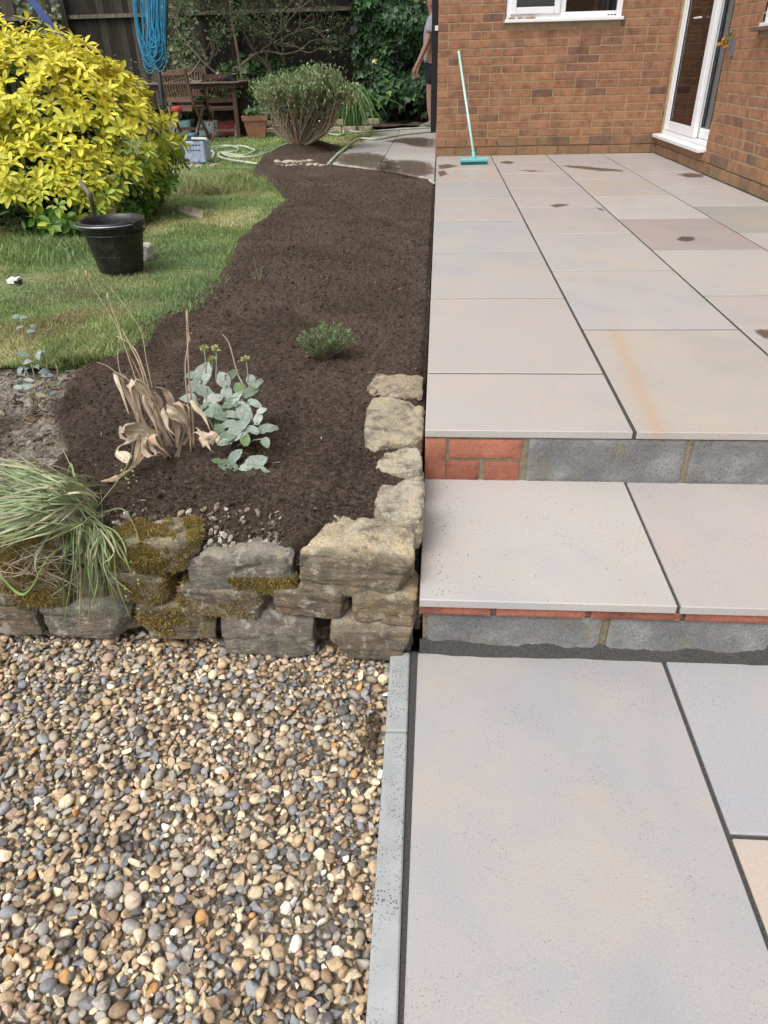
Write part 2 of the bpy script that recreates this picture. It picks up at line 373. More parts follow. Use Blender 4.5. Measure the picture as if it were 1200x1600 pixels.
# compost bed, one sheet with rows spaced as the ground recedes
ys = [1.36]
while ys[-1] < 9.35: ys.append(ys[-1] + .0030 * ys[-1] ** 1.15)
ys = np.array(ys); NC = 430; u = np.linspace(0, 1, NC); V = []
xl = -2.9 + (bed_x(ys) - .28 + 2.9) * smooth(ys, 2.45, 3.3)
XX = xl[:, None] + (-.034 - xl[:, None]) * u[None]; YY = np.repeat(ys[:, None], NC, 1)
xf, yf = XX.ravel(), YY.ravel(); hh, dry = soil_h(xf, yf); P3 = xyz(xf, yf)
hh += .0055 * (fbm(P3 * 130, 2, 21)) * (yf < 4.5) + .011 * np.maximum(0, vnoise(P3 * 75, 22)) ** 2
# keep the bed out from under the far slabs and step
dark = np.array([.077, .057, .043]); grey = np.array([.25, .225, .185])
k = (dry * smooth(fbm(P3 * 8, 3, 31), -.75, -.1))[:, None]
cc = dark * (1 + .3 * fbm(P3 * 5, 3, 33)[:, None]) * (1 - k) + k * grey * (1 + .5 * fbm(P3 * 30, 3, 35)[:, None])
R_, C_ = len(ys), NC; idx = np.arange(R_ * C_).reshape(R_, C_)
F = np.stack([idx[:-1, :-1], idx[:-1, 1:], idx[1:, 1:], idx[1:, :-1]], -1).reshape(-1, 4)
far_edge = np.array([6.85, 7.78, 8.45])      # the path's curved edge cuts the far end
inside = np.ones(len(F), bool)
cy_ = yf[F[:, 0]]; cx_ = xf[F[:, 0]]
edge = np.interp(cx_, [-1.21, -.95, -.55, -.25, -.03], [8.50, 8.17, 7.82, 7.36, 6.92])
inside &= ~((cx_ > -1.21) & (cy_ > edge + .03))
F = F[inside]
g = Geo(); g.add(np.stack([xf, yf, hh], 1), F, np.clip(cc, .004, 1)); bed = gobj('soil_bed', g, MAT['soil'], smoothed=True); struct(bed)

# loose crumbs of compost
TV, TF = ico(1)
n = 24000; t = RS.rand(n) ** 1.7; yy = 1.42 + 6.0 * t; xx = bed_x(yy) + (.0 - bed_x(yy) - .04) * RS.rand(n)
h0, dr = soil_h(xx, yy); sz = (.0011 + .0026 * RS.rand(n) ** 4) * (1 + .12 * yy)
Rm = frames(unit(n), unit(n)); tone = (.7 + .8 * RS.rand(n))[:, None]; TV = TV * (1 + .3 * RS.randn(len(TV))[:, None]).clip(.5, 1.5)
cr = np.where(RS.rand(n)[:, None] < .05, np.array([.12, .075, .045]), dark) * tone
nc = 420; yc = 1.5 + 5.5 * RS.rand(nc) ** 1.5; xc = bed_x(yc) * RS.rand(nc) ** .8 - .05; hc, _d = soil_h(xc, yc); sc2 = .003 + .007 * RS.rand(nc) ** 2
xx = np.concatenate([xx, xc]); yy = np.concatenate([yy, yc]); h0 = np.concatenate([h0, hc - .002]); sz = np.concatenate([sz, sc2]); Rm = np.concatenate([Rm, frames(unit(nc), unit(nc))]); cr = np.concatenate([cr, dark * (.7 + .5 * RS.rand(nc))[:, None]]); n = len(xx)
g = Geo(); scatter(g, TV, TF, np.stack([xx, yy, h0 + sz * .5 + .003], 1), Rm, np.stack([sz, sz * (.7 + .6 * RS.rand(n)), sz * .8], 1), cr)
stuff(gobj('soil_crumbs', g, MAT['soil'], bed, smoothed=False))
# bits of bark fibre, pale chips and dry litter
g = Geo(); n = 900; yy = 1.40 + 3.4 * RS.rand(n) ** 1.6; xx = bed_x(yy) - .04 + (-bed_x(yy)) * RS.rand(n); xx = np.minimum(xx, -.06)
h0, dr = soil_h(xx, yy); a = RS.rand(n) * 2 * PI; L = .003 + .008 * RS.rand(n) ** 2
D = np.stack([np.cos(a), np.sin(a), .25 * RS.randn(n)], 1); Nn = np.stack([.3 * RS.randn(n), .3 * RS.randn(n), np.ones(n)], 1)
STV = np.array([(-1, -1, 0), (1, -1, 0), (1, 1, 0), (-1, 1, 0), (-1, -1, 1), (1, -1, 1), (1, 1, 1), (-1, 1, 1)], float); STF = np.array(BOXF)
scatter(g, STV, STF, np.stack([xx, yy, h0 + .005], 1), frames(D, Nn), np.stack([L * .12 + .0005, L, L * .06 + .0005], 1), np.array([(.13, .085, .05), (.30, .26, .19), (.10, .07, .045)])[RS.choice(3, n, p=[.6, .12, .28])] * (.5 + 1.2 * RS.rand(n)[:, None]))
stuff(gobj('bark_fibre', g, MAT['soil'], bed))
g = Geo(); n = 2600; yy = 1.42 + 1.12 * RS.rand(n); xx = bed_x(yy) - .03 - .75 * RS.rand(n) ** 1.2
h0, dr = soil_h(xx, yy); a = RS.rand(n) * 2 * PI; L = .004 + .016 * RS.rand(n) ** 2
D = np.stack([np.cos(a), np.sin(a), .3 * RS.randn(n)], 1); Nn = np.stack([.5 * RS.randn(n), .5 * RS.randn(n), np.ones(n)], 1)
pc = np.array([(.20, .15, .09), (.26, .22, .16), (.12, .085, .05), (.30, .27, .22), (.17, .13, .10)])[RS.randint(0, 5, n)]
scatter(g, STV, STF, np.stack([xx, yy, h0 + .004], 1), frames(D, Nn), np.stack([L * (.08 + .5 * RS.rand(n) ** 3), L, L * .05 + .0006], 1), pc * (.6 + .7 * RS.rand(n)[:, None]))
stuff(gobj('dry_leaf_litter', g, MAT['soil'], bed))
# chips of rubble where the bed meets the wall
g = Geo(); n = 240; TV2, TF2 = ico(1); xx = -1.0 + .62 * RS.rand(n); yy = 1.395 + .10 * RS.rand(n) ** 1.5; h0, dr = soil_h(xx, yy); sz = .003 + .011 * RS.rand(n) ** 3
TVc = TV2 * (1 + .25 * RS.randn(len(TV2))[:, None])
scatter(g, TVc, TF2, np.stack([xx, yy, h0 + .006], 1), frames(unit(n), unit(n)), np.stack([sz, sz * .8, sz * .5], 1), np.array([(.42, .37, .29), (.33, .27, .2), (.5, .47, .4), (.2, .17, .14)])[RS.randint(0, 4, n)])
stuff(gobj('rubble_chips', g, MAT['soil'], bed))

# ----------------------------------------------------------------- lawn
def lawn_h(x, y):
    P = xyz(x, y); return -.052 + .02 * vnoise(P * .7, 41) + .008 * vnoise(P * 3, 42) - .03 * smooth(x - bed_x(y), -.10, .0) * (y < 9.3)
def lawn_edge(y):
    e = np.where(y < 9.0, bed_x(y), -1.16 + (y - 9.0) * .062 ); e = np.where(y > 9.0, np.minimum(e, -.93), e)
    blend = smooth(y, 8.9, 9.25); e = bed_x(np.minimum(y, 9.0)) * (1 - blend) + (-1.22 + (np.clip(y, 9, 13.6) - 9.0) * .075) * blend
    return e
ly = np.concatenate([np.arange(2.50, 5, .03), np.arange(5, 14.6, .08)]); NCl = 150
ue = np.linspace(0, 1, NCl) ** 2.2
ex = lawn_edge(ly) + .02 * vnoise(xyz(ly * 7, 0), 51) + .012 * vnoise(xyz(ly * 23, 0), 52)
ex = np.where(ly < 2.62, np.minimum(ex, -1.27 - (2.62 - ly) * 1.6), ex)
LX = ex[:, None] - ue[None] * 9.0; LY = np.repeat(ly[:, None], NCl, 1); LX_, LY_ = LX.ravel(), LY.ravel(); lh = lawn_h(LX_, LY_)
lh = lh - np.where(np.tile(ue, len(ly)) == 0, .04, 0)
idx = np.arange(len(LX_)).reshape(len(ly), NCl); F = np.stack([idx[:-1, 1:], idx[:-1, :-1], idx[1:, :-1], idx[1:, 1:]], -1).reshape(-1, 4)
def lawn_col(x, y):
    P = xyz(x, y); a = fbm(P * 1.6, 4, 61); b = fbm(P * 6, 3, 62)
    c = np.array([.24, .33, .115]) * (1 + .35 * b[:, None])
    yel = smooth(a + .5 * b, .0, .45)[:, None]; c = c * (1 - yel) + yel * np.array([.46, .45, .21])
    # trodden, straw-coloured patches seen in the photograph
    for (px, py, r) in ((95, 465, .17), (150, 490, .15), (205, 478, .15), (330, 300, .32), (350, 275, .4), (60, 520, .2)):
        q = GZ(px, py, -.05); d = np.hypot((x - q[0]) / 1.6, y - q[1]) / r + .5 * b; k2 = (1 - smooth(d, .5, 1.1))[:, None] * .7
        c = c * (1 - k2) + k2 * np.array([.30, .26, .13])
    bl = smooth(fbm(P * 1.1 + 9, 3, 63), .05, .4)[:, None]; c = c * (1 - .45 * bl) + .45 * bl * np.array([.19, .29, .14])
    return np.clip(c, .01, 1)
g = Geo(); g.add(np.stack([LX_, LY_, lh], 1), F, lawn_col(LX_, LY_) * .65); lawn = gobj('lawn', g, MAT['soil'], smoothed=True); struct(lawn)
# blades, thinner and denser near the camera
def blades(n, ya, yb, hscale, wscale, pw, seed, xfun=None, name='grass', dens=None, lx=5.5):
    r = np.random.RandomState(seed); yy = ya + (yb - ya) * r.rand(n) ** pw; e = np.interp(yy, ly, ex)
    xx = e + .03 - (lx * r.rand(n) ** 1.15) if xfun is None else xfun(yy, r)
    k = (xx > (-.78 * yy - .5)) ; xx, yy = xx[k], yy[k]; n = len(xx)
    z = lawn_h(xx, yy); h = hscale * (.5 + .9 * r.rand(n)) * (1 + .5 * vnoise(xyz(xx, yy) * 4, 71)); w = wscale * (.6 + .8 * r.rand(n))
    a = r.rand(n) * 2 * PI; lean = h * (.25 + .9 * r.rand(n)); b = a + r.randn(n) * .8
    s = np.stack([-np.sin(b), np.cos(b), np.zeros(n)], 1) * w[:, None] / 2; d = np.stack([np.cos(a), np.sin(a), np.zeros(n)], 1)
    B = np.stack([xx, yy, z - .004], 1); Mi = B + d * (lean * .3)[:, None]; Mi[:, 2] += h * .6; T = B + d * lean[:, None]; T[:, 2] += h * .95
    Vv = np.stack([B - s, B + s, Mi + s * .8, Mi - s * .8, T], 1).reshape(-1, 3); o = np.arange(n)[:, None] * 5
    Ft = np.concatenate([o + np.array([[0, 1, 2]]), o + np.array([[0, 2, 3]]), o + np.array([[3, 2, 4]])])
    c = lawn_col(xx, yy) * (1.0 + .45 * r.randn(n)[:, None].clip(-1.3, 1.6)); st = r.rand(n) < .10; c[st] = np.array([.36, .31, .17]) * (.6 + .6 * r.rand(st.sum())[:, None])
    return Vv, Ft, np.repeat(np.clip(c, .01, .8), 5, 0)
g = Geo(); g.add(*blades(112000, 2.48, 5.2, .021, .0030, 1.25, 1, lx=2.7)); g.add(*blades(60000, 4.4, 9.5, .024, .0055, 1.3, 2, lx=5)); g.add(*blades(26000, 8.8, 14.2, .035, .010, 1.1, 3, lx=7))
stuff(gobj('grass', g, MAT['grass'], lawn))
# longer ragged grass on the bed's edge and round the bush
g = Geo()
def edge_x(yy, r): return np.interp(yy, ly, ex) + .045 - np.abs(r.randn(len(yy))) * .06
g.add(*blades(9000, 2.5, 8.6, .042, .0035, 1.3, 5, edge_x))
def bx_(yy, r): return -2.05 - 1.2 * r.rand(len(yy)) + (yy - 5) * .12
g.add(*blades(7000, 4.1, 5.2, .055, .0045, 1.0, 6, bx_))
def tuft_x(yy, r): return GZ(352, 292, -.05)[0] + .30 * r.randn(len(yy)) * np.clip(1.1 - np.abs(yy - q[1]) / .5, .15, 1)
q = GZ(352, 292, -.05); g.add(*blades(2600, q[1] - .5, q[1] + .5, .06, .005, 1.0, 7, tuft_x))
stuff(gobj('grass_tufts', g, MAT['grass'], lawn))

# ================================================================= PAVING
def tone_(c): return tuple(.68 * a + .32 * b_ for a, b_ in zip(c, (.425, .400, .386)))
def colr(r, gg, b): return tuple(((c / 255.0 + .055) / 1.055) ** 2.4 for c in (r, gg, b))
PK = dict(pg=(.425, .398, .385), pk=(.42, .383, .378), wg=(.40, .388, .383), bg=(.372, .382, .392), tn=(.425, .388, .345), cr=(.452, .437, .422), mv=(.305, .255, .25), gg=(.305, .312, .28), sg=(.352, .342, .348), b2=(.32, .335, .372), pe=(.475, .385, .315))
def slab(parent, x0, x1, y0, y1, z, tint, gx=.011, gy=.0115, th=.024, label=None):
    j = [rnd.uniform(-1, 1) for _ in range(3)]
    me = bevel_box(x1 - x0 - gx, y1 - y0 - gy, th, .0022, 1, 'slab', MAT['slab'])
    c = tuple(v * (1 + .03 * j[0]) for v in tone_(PK[tint]))
    o = link('slab', me, parent, ((x0 + x1) / 2, (y0 + y1) / 2, z - th / 2 + .0008 * j[1]), (.0012 * j[2], .0012 * j[0], 0), c)
    if label: o['label'] = label
    return o
rust_slab = MAT['slab'].copy(); rust_slab.name = 'sandstone_slab_rust_streak'; nt = rust_slab.node_tree; b = nt.nodes['Principled BSDF']; base = b.inputs['Base Color'].links[0].from_socket; co = coord(nt); sx = nt.nodes.new('ShaderNodeSeparateXYZ'); nt.links.new(co, sx.inputs[0])
dx_ = mth(nt, 'ADD', sx.outputs[0], mth(nt, 'ADD', mth(nt, 'MULTIPLY', sx.outputs[1], -.06), mth(nt, 'ADD', .235, mth(nt, 'MULTIPLY', noise_n(nt, co, 3, 4, .6), -.05)))); base = mix(nt, ramp(nt, mth(nt, 'ABSOLUTE', dx_), [(0.0, .38), (.012, .24), (.035, .06), (.06, 0.0)]), base, (.47, .27, .12)); nt.links.new(base, b.inputs['Base Color'])
terrace = thing('terrace', 'raised patio of pinkish grey sandstone slabs running up to the brick house', 'patio'); struct(terrace)
XS = [X0, X0 + TW, X0 + 2 * TW, X0 + 3 * TW, 2.362]
rows = [
 [1.868, 2.32, 3.228, 4.136, 5.044, 5.952, 6.86, 7.768, 8.66],
 [1.868, 2.79, 3.714, 4.620, 5.525, 6.435, 7.34, 8.25, 8.66],
 [1.868, 2.35, 3.259, 4.166, 5.066, 5.975, 6.88, 7.79, 8.66],
 [1.868, 2.78, 3.69, 4.600, 5.505, 6.41, 7.32, 8.23, 8.66]]
tints = [['pg', 'pg', 'wg', 'bg', 'pk', 'bg', 'tn', 'pk'], ['tn', 'wg', 'wg', 'pg', 'pk', 'mv', 'pk', 'tn'], ['cr', 'mv', 'cr', 'mv', 'cr', 'tn', 'pg', 'wg'], ['cr', 'mv', 'cr', 'gg', 'cr', 'pk', 'pg', 'pk']]
tints[1][5] = 'pk'; tints[2][1] = 'pk'
for c in range(4):
    r = rows[c]
    for k in range(len(r) - 1):
        s_ = slab(terrace, XS[c], XS[c + 1], r[k], r[k + 1] if k < len(r) - 2 else 8.868, 0, tints[c][k])
        if c == 1 and k == 0: s_.data.materials[0] = rust_slab; s_['label'] = 'front slab with an orange rust streak along its left edge'
g = Geo(); box(g, X0 + .012, 2.375, 1.90, 8.868, -.06, -.0026); box(g, X0 + .012, 2.375, 1.876, 1.90, -.0225, -.0027); gobj('jointing', g, MAT['jointsand'], terrace)
g = Geo(); box(g, X0 + .03, 3.0, 1.90, 8.86, -.46, -.062); gobj('sub_base', g, MAT['bedmortar'], terrace)

# path beside the house, slabs cut to a curve at the bed
side = thing('side_path', 'wet sandstone path leading round the back corner of the house', 'path'); struct(side)
OUT = [(-.030, 6.87), (-.075, 7.05), (-.16, 7.25), (-.30, 7.49), (-.46, 7.69), (-.66, 7.90), (-.88, 8.12), (-1.08, 8.33), (-1.19, 8.47), (-1.20, 8.56), (-1.165, 9.0), (-1.10, 9.9), (-1.0, 11.3), (-.92, 12.2), (-.80, 12.75), (-.55, 13.15), (-.20, 13.45), (-.030, 13.5)]
def clip_poly(P, ax, v, keep_low):
    o = []
    for i in range(len(P)):
        a, b = P[i], P[(i + 1) % len(P)]; ia = (a[ax] <= v) == keep_low; ib = (b[ax] <= v) == keep_low
        if ia: o.append(a)
        if ia != ib:
            t = (v - a[ax]) / (b[ax] - a[ax]); o.append((a[0] + t * (b[0] - a[0]), a[1] + t * (b[1] - a[1])))
    return o
def poly_slab(P, z, th, mat, name, parent, color=None, bev=.002):
    bm = bmesh.new(); a = sum(P[i][0] * P[(i + 1) % len(P)][1] - P[(i + 1) % len(P)][0] * P[i][1] for i in range(len(P)))
    if a < 0: P = P[::-1]
    cx_ = sum(p[0] for p in P) / len(P); cy_ = sum(p[1] for p in P) / len(P)
    vs = [bm.verts.new((p[0] - cx_, p[1] - cy_, 0)) for p in P]; f = bm.faces.new(vs); r = bmesh.ops.extrude_face_region(bm, geom=[f])
    for v in [e for e in r['geom'] if isinstance(e, bmesh.types.BMVert)]: v.co.z -= th
    bmesh.ops.recalc_face_normals(bm, faces=bm.faces[:]); me = bpy.data.meshes.new(name); bm.to_mesh(me); bm.free(); me.materials.append(mat)
    return link(name, me, parent, (cx_, cy_, z), None, color)
syr = [6.8, 8.33, 9.24, 10.15, 11.06, 11.97, 12.88, 13.6]; syl = [6.8, 8.52, 9.43, 10.34, 11.25, 12.16, 13.6]
for (xa, xb, yr) in ((-.62, -.037, syr), (-1.3, -.62, syl)):
    for k in range(len(yr) - 1):
        P = clip_poly(clip_poly(clip_poly(clip_poly(OUT, 0, xb - .004, True), 0, xa + .004, False), 1, yr[k + 1] - .004, True), 1, yr[k] + .004, False)
        if len(P) > 2: poly_slab(P, 0, .024, MAT['slab'], 'slab', side, PK[['pg', 'cr', 'pk', 'sg', 'wg', 'pg', 'sg'][(k + int(xa < -1)) % 7]])
P = [(p[0] + .008, p[1]) for p in OUT]; poly_slab(P, -.007, .09, MAT['jointsand'], 'jointing', side)
# pale mortar haunching round the curve
g = Geo(); pts = [(p[0] - .006, p[1] - .006, -.011) for p in OUT[:-6]]; tube(g, spline(pts, 60), .012, 8); gobj('mortar_edge', g, M('pale_mortar', (.42, .39, .33), rough=.95, vary=.3), side, True)

# step tread and its riser walls
step = thing('step', 'broad garden step with sandstone treads over brick and concrete block risers', 'step'); struct(step)
XJ = .5765
slab(step, X0, XJ, 1.305, 1.93, Z2, 'cr', gx=.009, gy=0, th=.024); slab(step, XJ, XJ + .9, 1.305, 1.93, Z2, 'pk', gx=.009, gy=0); slab(step, XJ + .9, XJ + 1.8, 1.305, 1.93, Z2, 'pg', gx=.009, gy=0)
# the sand in its joint
g = Geo(); box(g, X0 + .01, 3, 1.36, 1.93, Z2 - .04, Z2 - .009); box(g, X0 + .01, 3, 1.312, 1.36, Z2 - .0225, Z2 - .009); gobj('jointing', g, MAT['jointsand'], step)
def rough_block(name, parent, x0, x1, y0, y1, z0, z1, mat, amp=.0012, n=1, color=None):
    """block with slightly uneven front: grid on the front face"""
    nx = max(4, int((x1 - x0) / .012)); nz = max(4, int((z1 - z0) / .012)); gx = np.linspace(0, 1, nx + 1); gz = np.linspace(0, 1, nz + 1)
    A, B = np.meshgrid(gx, gz); a = A.ravel(); b = B.ravel(); x = x0 + (x1 - x0) * a; z = z0 + (z1 - z0) * b
    e = np.minimum(np.minimum(a * (x1 - x0), (1 - a) * (x1 - x0)), np.minimum(b * (z1 - z0), (1 - b) * (z1 - z0)))
    y = y0 + .0022 * np.exp(-e / .0016) + amp * fbm(xyz(x * 60, 0, z * 60), 2, 90); c = ((x0 + x1) / 2, (y0 + y1) / 2, (z0 + z1) / 2)
    idx = np.arange(len(x)).reshape(nz + 1, nx + 1); F = np.stack([idx[:-1, :-1], idx[:-1, 1:], idx[1:, 1:], idx[1:, :-1]], -1).reshape(-1, 4)
    g = Geo(); g.add(np.stack([x, y, z], 1) - c, F)
    V = np.array([(x0, y0 + .004, z0), (x1, y0 + .004, z0), (x1, y1, z0), (x0, y1, z0), (x0, y0 + .004, z1), (x1, y0 + .004, z1), (x1, y1, z1), (x0, y1, z1)]) - c
    g.add(V, [f for f in BOXF if f != (0, 1, 5, 4)]); return gobj(name, g, mat, parent, loc=c, color=color)
YR = 1.876   # upper riser face
bz0, bz1 = Z2 - .002, -.026
g = Geo(); box(g, X0 + .01, 3, YR + .005, YR + .2, bz0 - .02, bz1 + .0005); gobj('mortar', g, MAT['bedmortar'], step)
def xr(px): return GY(px, 720, YR)[0]
def zr(py, px=740): return GY(px, py, YR)[2]
for (pa, pb, qa, qb) in ((664, 696, 686, 751), (701, 814, 687, 716), (698, 749, 720, 751), (758, 812, 721, 751)):
    rough_block('brick', step, xr(pa), xr(pb), YR, YR + .1, max(zr(qb), bz0), min(zr(qa), bz1 - .002), MAT['redbrick'])
for (pa, pb) in ((824, 1068), (1078, 1330), (1340, 1580)):
    rough_block('concrete_block', step, xr(pa), xr(pb), YR, YR + .1, bz0, bz1 - .002, MAT['conc'])
Y2 = 1.323
def x2(px): return GY(px, 965, Y2)[0]
zb1 = Z2 - .026
g = Geo(); box(g, X0 + .012, 3, Y2 + .007, Y2 + .2, -.47, zb1 + .001); gobj('mortar', g, MAT['bedmortar'], step)
for k, (pa, pb) in enumerate(((655, 765), (774, 912), (921, 1060), (1068, 1215), (1224, 1370))):
    rough_block('brick', step, x2(pa), x2(pb), Y2 - .011, Y2 + .1, zb1 - .026, zb1 - .001, MAT['redbrick'])
for (pa, pb) in ((668, 942), (955, 1215), (1226, 1500)):
    rough_block('concrete_block', step, x2(pa), x2(pb), Y2, Y2 + .1, -.42, zb1 - .034, MAT['conc'])
# ragged fillet of dark sand at the foot
xs_ = np.linspace(X0 + .005, 2.6, 520); rws = 12; V = []
for j in range(rws):
    t = j / (rws - 1); yy = 1.309 + (Y2 + .003 - 1.309) * t; z = Z3 - .003 + (.040 * t ** 1.1)
    V.append(np.stack([xs_, np.full_like(xs_, yy) + .006 * fbm(xyz(xs_ * 14, t), 3, 5) * (1 if t < 1 else 0), z + (.008 * fbm(xyz(xs_ * 11, t * 2), 3, 6) + .003 * vnoise(xyz(xs_ * 160, t * 30), 8)) * t], 1))
V = np.concatenate(V); idx = np.arange(len(V)).reshape(rws, -1); F = np.stack([idx[:-1, :-1], idx[:-1, 1:], idx[1:, 1:], idx[1:, :-1]], -1).reshape(-1, 4)
g = Geo(); g.add(V, F); gobj('sand_fillet', g, MAT['jointsand'], step, True)

# lower path
path = thing('lower_path', 'lower path of large pale sandstone slabs beside the gravel', 'path'); struct(path)
XL = -.036
slab(path, XL, XJ, .44, 1.316, Z3, 'sg', gx=.010, gy=.0); slab(path, XL, XJ, -.47, .44, Z3, 'sg', gx=.010, gy=.01)
slab(path, XJ, XJ + .9, .846, 1.316, Z3, 'b2', gx=.010, gy=.010); slab(path, XJ, XJ + .9, -.06, .846, Z3, 'pe', gx=.010, gy=.010); slab(path, XJ, XJ + .9, -1.0, -.06, Z3, 'pg')
slab(path, XJ + .9, XJ + 1.5, .4, 1.316, Z3, 'pg'); slab(path, XJ + .9, XJ + 1.5, -.5, .4, Z3, 'cr')
g = Geo(); box(g, -.060, 2.1, -1.0, 1.325, -.465, Z3 - .006); gobj('jointing', g, MAT['jointsand'], path)
# edging kerb: two lengths of blue-grey stone with rounded top
kerb_m, nt, b = nm('kerb_stone'); g0 = nt.nodes.new('ShaderNodeNewGeometry'); pos = g0.outputs['Position']
base = ramp(nt, noise_n(nt, pos, 9, 5, .6), [(.3, (.28, .293, .295)), (.7, (.39, .40, .40))])
v = nt.nodes.new('ShaderNodeTexVoronoi'); v.inputs['Scale'].default_value = 170; nt.links.new(pos, v.inputs['Vector'])
sp = mth(nt, 'MULTIPLY', mth(nt, 'LESS_THAN', v.outputs['Distance'], .32), ramp(nt, noise_n(nt, pos, 11, 5, .6), [(.44, 0), (.60, 1)])); base = mix(nt, mth(nt, 'MULTIPLY', sp, .8), base, (.035, .035, .032))
nt.links.new(base, b.inputs['Base Color']); b.inputs['Roughness'].default_value = .8; bump(nt, b, noise_n(nt, pos, 260, 4, .7), .4, .002)
for (ya, yb, dx) in ((1.062, 1.314, .0), (.40, 1.060, .006), (-.5, .398, .017)):
    me = bevel_box(.050, yb - ya, .12, .007, 3, 'edging', kerb_m); o = link('edging', me, path, (-.0745 + dx, (ya + yb) / 2, Z3 + .003 - .06), (0, 0, .013))
print('paving done')

# ================================================================= HOUSE
YF, XW, YFAR, YNEAR, HT = 8.874, 2.38, 11.9, 1.0, 4.9
house = thing('brick_house', 'orange brown brick house with white plastic window and sliding door', 'house', (0, 0, 0))
WX0, WX1, WZ0, WZ1 = .657, 1.823, 1.222, 2.28
DY0, DY1, DZ0, DZ1 = 7.245, 8.805, .188, 2.28
RWY0, RWY1, RWZ0, RWZ1 = 5.0, 6.56, 1.075, 2.28
def wall_core(name, segs, parent=house):
    g = Geo()
    for s in segs: box(g, *s)
    return gobj(name, g, MAT['mortar'], parent)
r = .0035
front = wall_core('front_wall', [(X0 + r, WX0, YF + r, YF + .25, -.4, HT), (WX1, XW + .2, YF + r, YF + .25, -.4, HT), (WX0, WX1, YF + r, YF + .25, -.4, WZ0), (WX0, WX1, YF + r, YF + .25, WZ1, HT)])
sidew = wall_core('side_wall', [(XW + r, XW + .25, DY1 - .004, YF + .03, -.4, HT), (XW + r, XW + .25, RWY1, DY0, -.4, HT), (XW + r, XW + .25, DY0, DY1, -.4, DZ0 - .01), (XW + r, XW + .25, DY0, DY1, DZ1, HT),
    (XW + r, XW + .25, YNEAR, RWY0, -.4, HT), (XW + r, XW + .25, RWY0, RWY1, -.4, RWZ0), (XW + r, XW + .25, RWY0, RWY1, RWZ1, HT)])
flank = wall_core('end_wall', [(X0 + r, X0 + .25, YF + .25, YFAR, -.4, HT)])
bm_ = [bevel_box(.215, .10, .065, b, 1, 'brick', MAT['brick']) for b in (.002, .003, .004)]
bv = []
for k in range(6):
    me = bm_[k % 3].copy()
    for v in me.vertices: v.co += Vector((rnd.uniform(-1, 1), rnd.uniform(-1, 1), rnd.uniform(-1, 1))) * .0011
    bv.append(me)
TBV = np.array([v.co[:] for v in bm_[0].vertices]); 
stuffb = {'front': [], 'side': [], 'flank': []}; n_br = 0
def put_brick(which, u0, u1, z0, z1, seen, proud=0.0):
    global n_br
    if u1 - u0 < .010: return
    sx = (u1 - u0) / .215; sz = (z1 - z0) / .065; cu = (u0 + u1) / 2; cz = (z0 + z1) / 2; dp = rnd.uniform(-.0012, .0012) - proud
    if which == 'front': loc = (cu, YF + .05 + dp, cz); rz = 0.0; par = front
    elif which == 'side': loc = (XW + .05 + dp, cu, cz); rz = PI / 2; par = sidew
    else: loc = (X0 + .05 + dp, cu, cz); rz = PI / 2; par = flank
    if seen and n_br < 300:
        o = link('brick', bv[rnd.randrange(6)], par, loc, (rnd.uniform(-.004, .004), 0, rz)); o.scale = (sx, 1, sz); n_br += 1
    else: stuffb[which].append((loc, rz, sx, sz))
def courses(which, ua, ub, opens, vis, proud_fn=None, plinth=True):
    z = 0.0; k = 0
    while z < HT - .05:
        if plinth and k < 2: h = .0825; mod = .225; off = .11 * k; pr = .012
        else: h = .065; mod = .225; off = (.1125 if k % 2 else 0) + rnd.choice((0, 0, 0, .0)); pr = 0
        zt = z + h; u = ua - .225 + off; 
        while u < ub:
            L = mod - .010
            if rnd.random() < .10: L = .1025
            a, b = max(u, ua), min(u + L, ub); u += L + .010
            segs = [(a, b)]
            for (o0, o1, q0, q1) in opens:
                if zt > q0 + .02 and z < q1 - .02:
                    ns = []
                    for (s, e) in segs:
                        if e <= o0 or s >= o1: ns.append((s, e))
                        else:
                            if s < o0: ns.append((s, o0))
                            if e > o1: ns.append((o1, e))
                    segs = ns
            for s, e in segs:
                if e > s: put_brick(which, s, e, z, zt, vis((s + e) / 2, z), pr)
        z = zt + .010; k += 1
courses('front', X0, XW - .002, [(WX0, WX1, WZ0 - .03, WZ1)], lambda u, z: z < 1.42)
courses('side', YNEAR, YF - .012, [(DY0, DY1, DZ0 - .02, DZ1), (RWY0, RWY1, RWZ0 - .03, RWZ1)], lambda u, z: u > 5.55 and z < 1.33 and u > 5.55 + z * .75)
courses('flank', YF + .11, YFAR, [], lambda u, z: False)
TBF = [tuple(p.vertices) for p in bm_[0].polygons]
for w, par in (('front', front), ('side', sidew), ('flank', flank)):
    if not stuffb[w]: continue
    g = Geo()
    for loc, rz, sx, sz in stuffb[w]:
        v = TBV * np.array([sx, 1, sz]); 
        if rz: v = np.stack([-v[:, 1], v[:, 0], v[:, 2]], 1)
        g.add(v + np.array(loc), TBF)
    o = gobj('further_bricks', g, MAT['brick'], par); stuff(o)
# eaves far above the frame, closing the walls
g = Geo(); box(g, X0 - .3, XW + 4, YF - .25, YFAR + .3, HT, HT + .12); box(g, XW - .25, XW + 4, YNEAR, YF - .25, HT, HT + .12); gobj('eaves', g, MAT['white'], house)
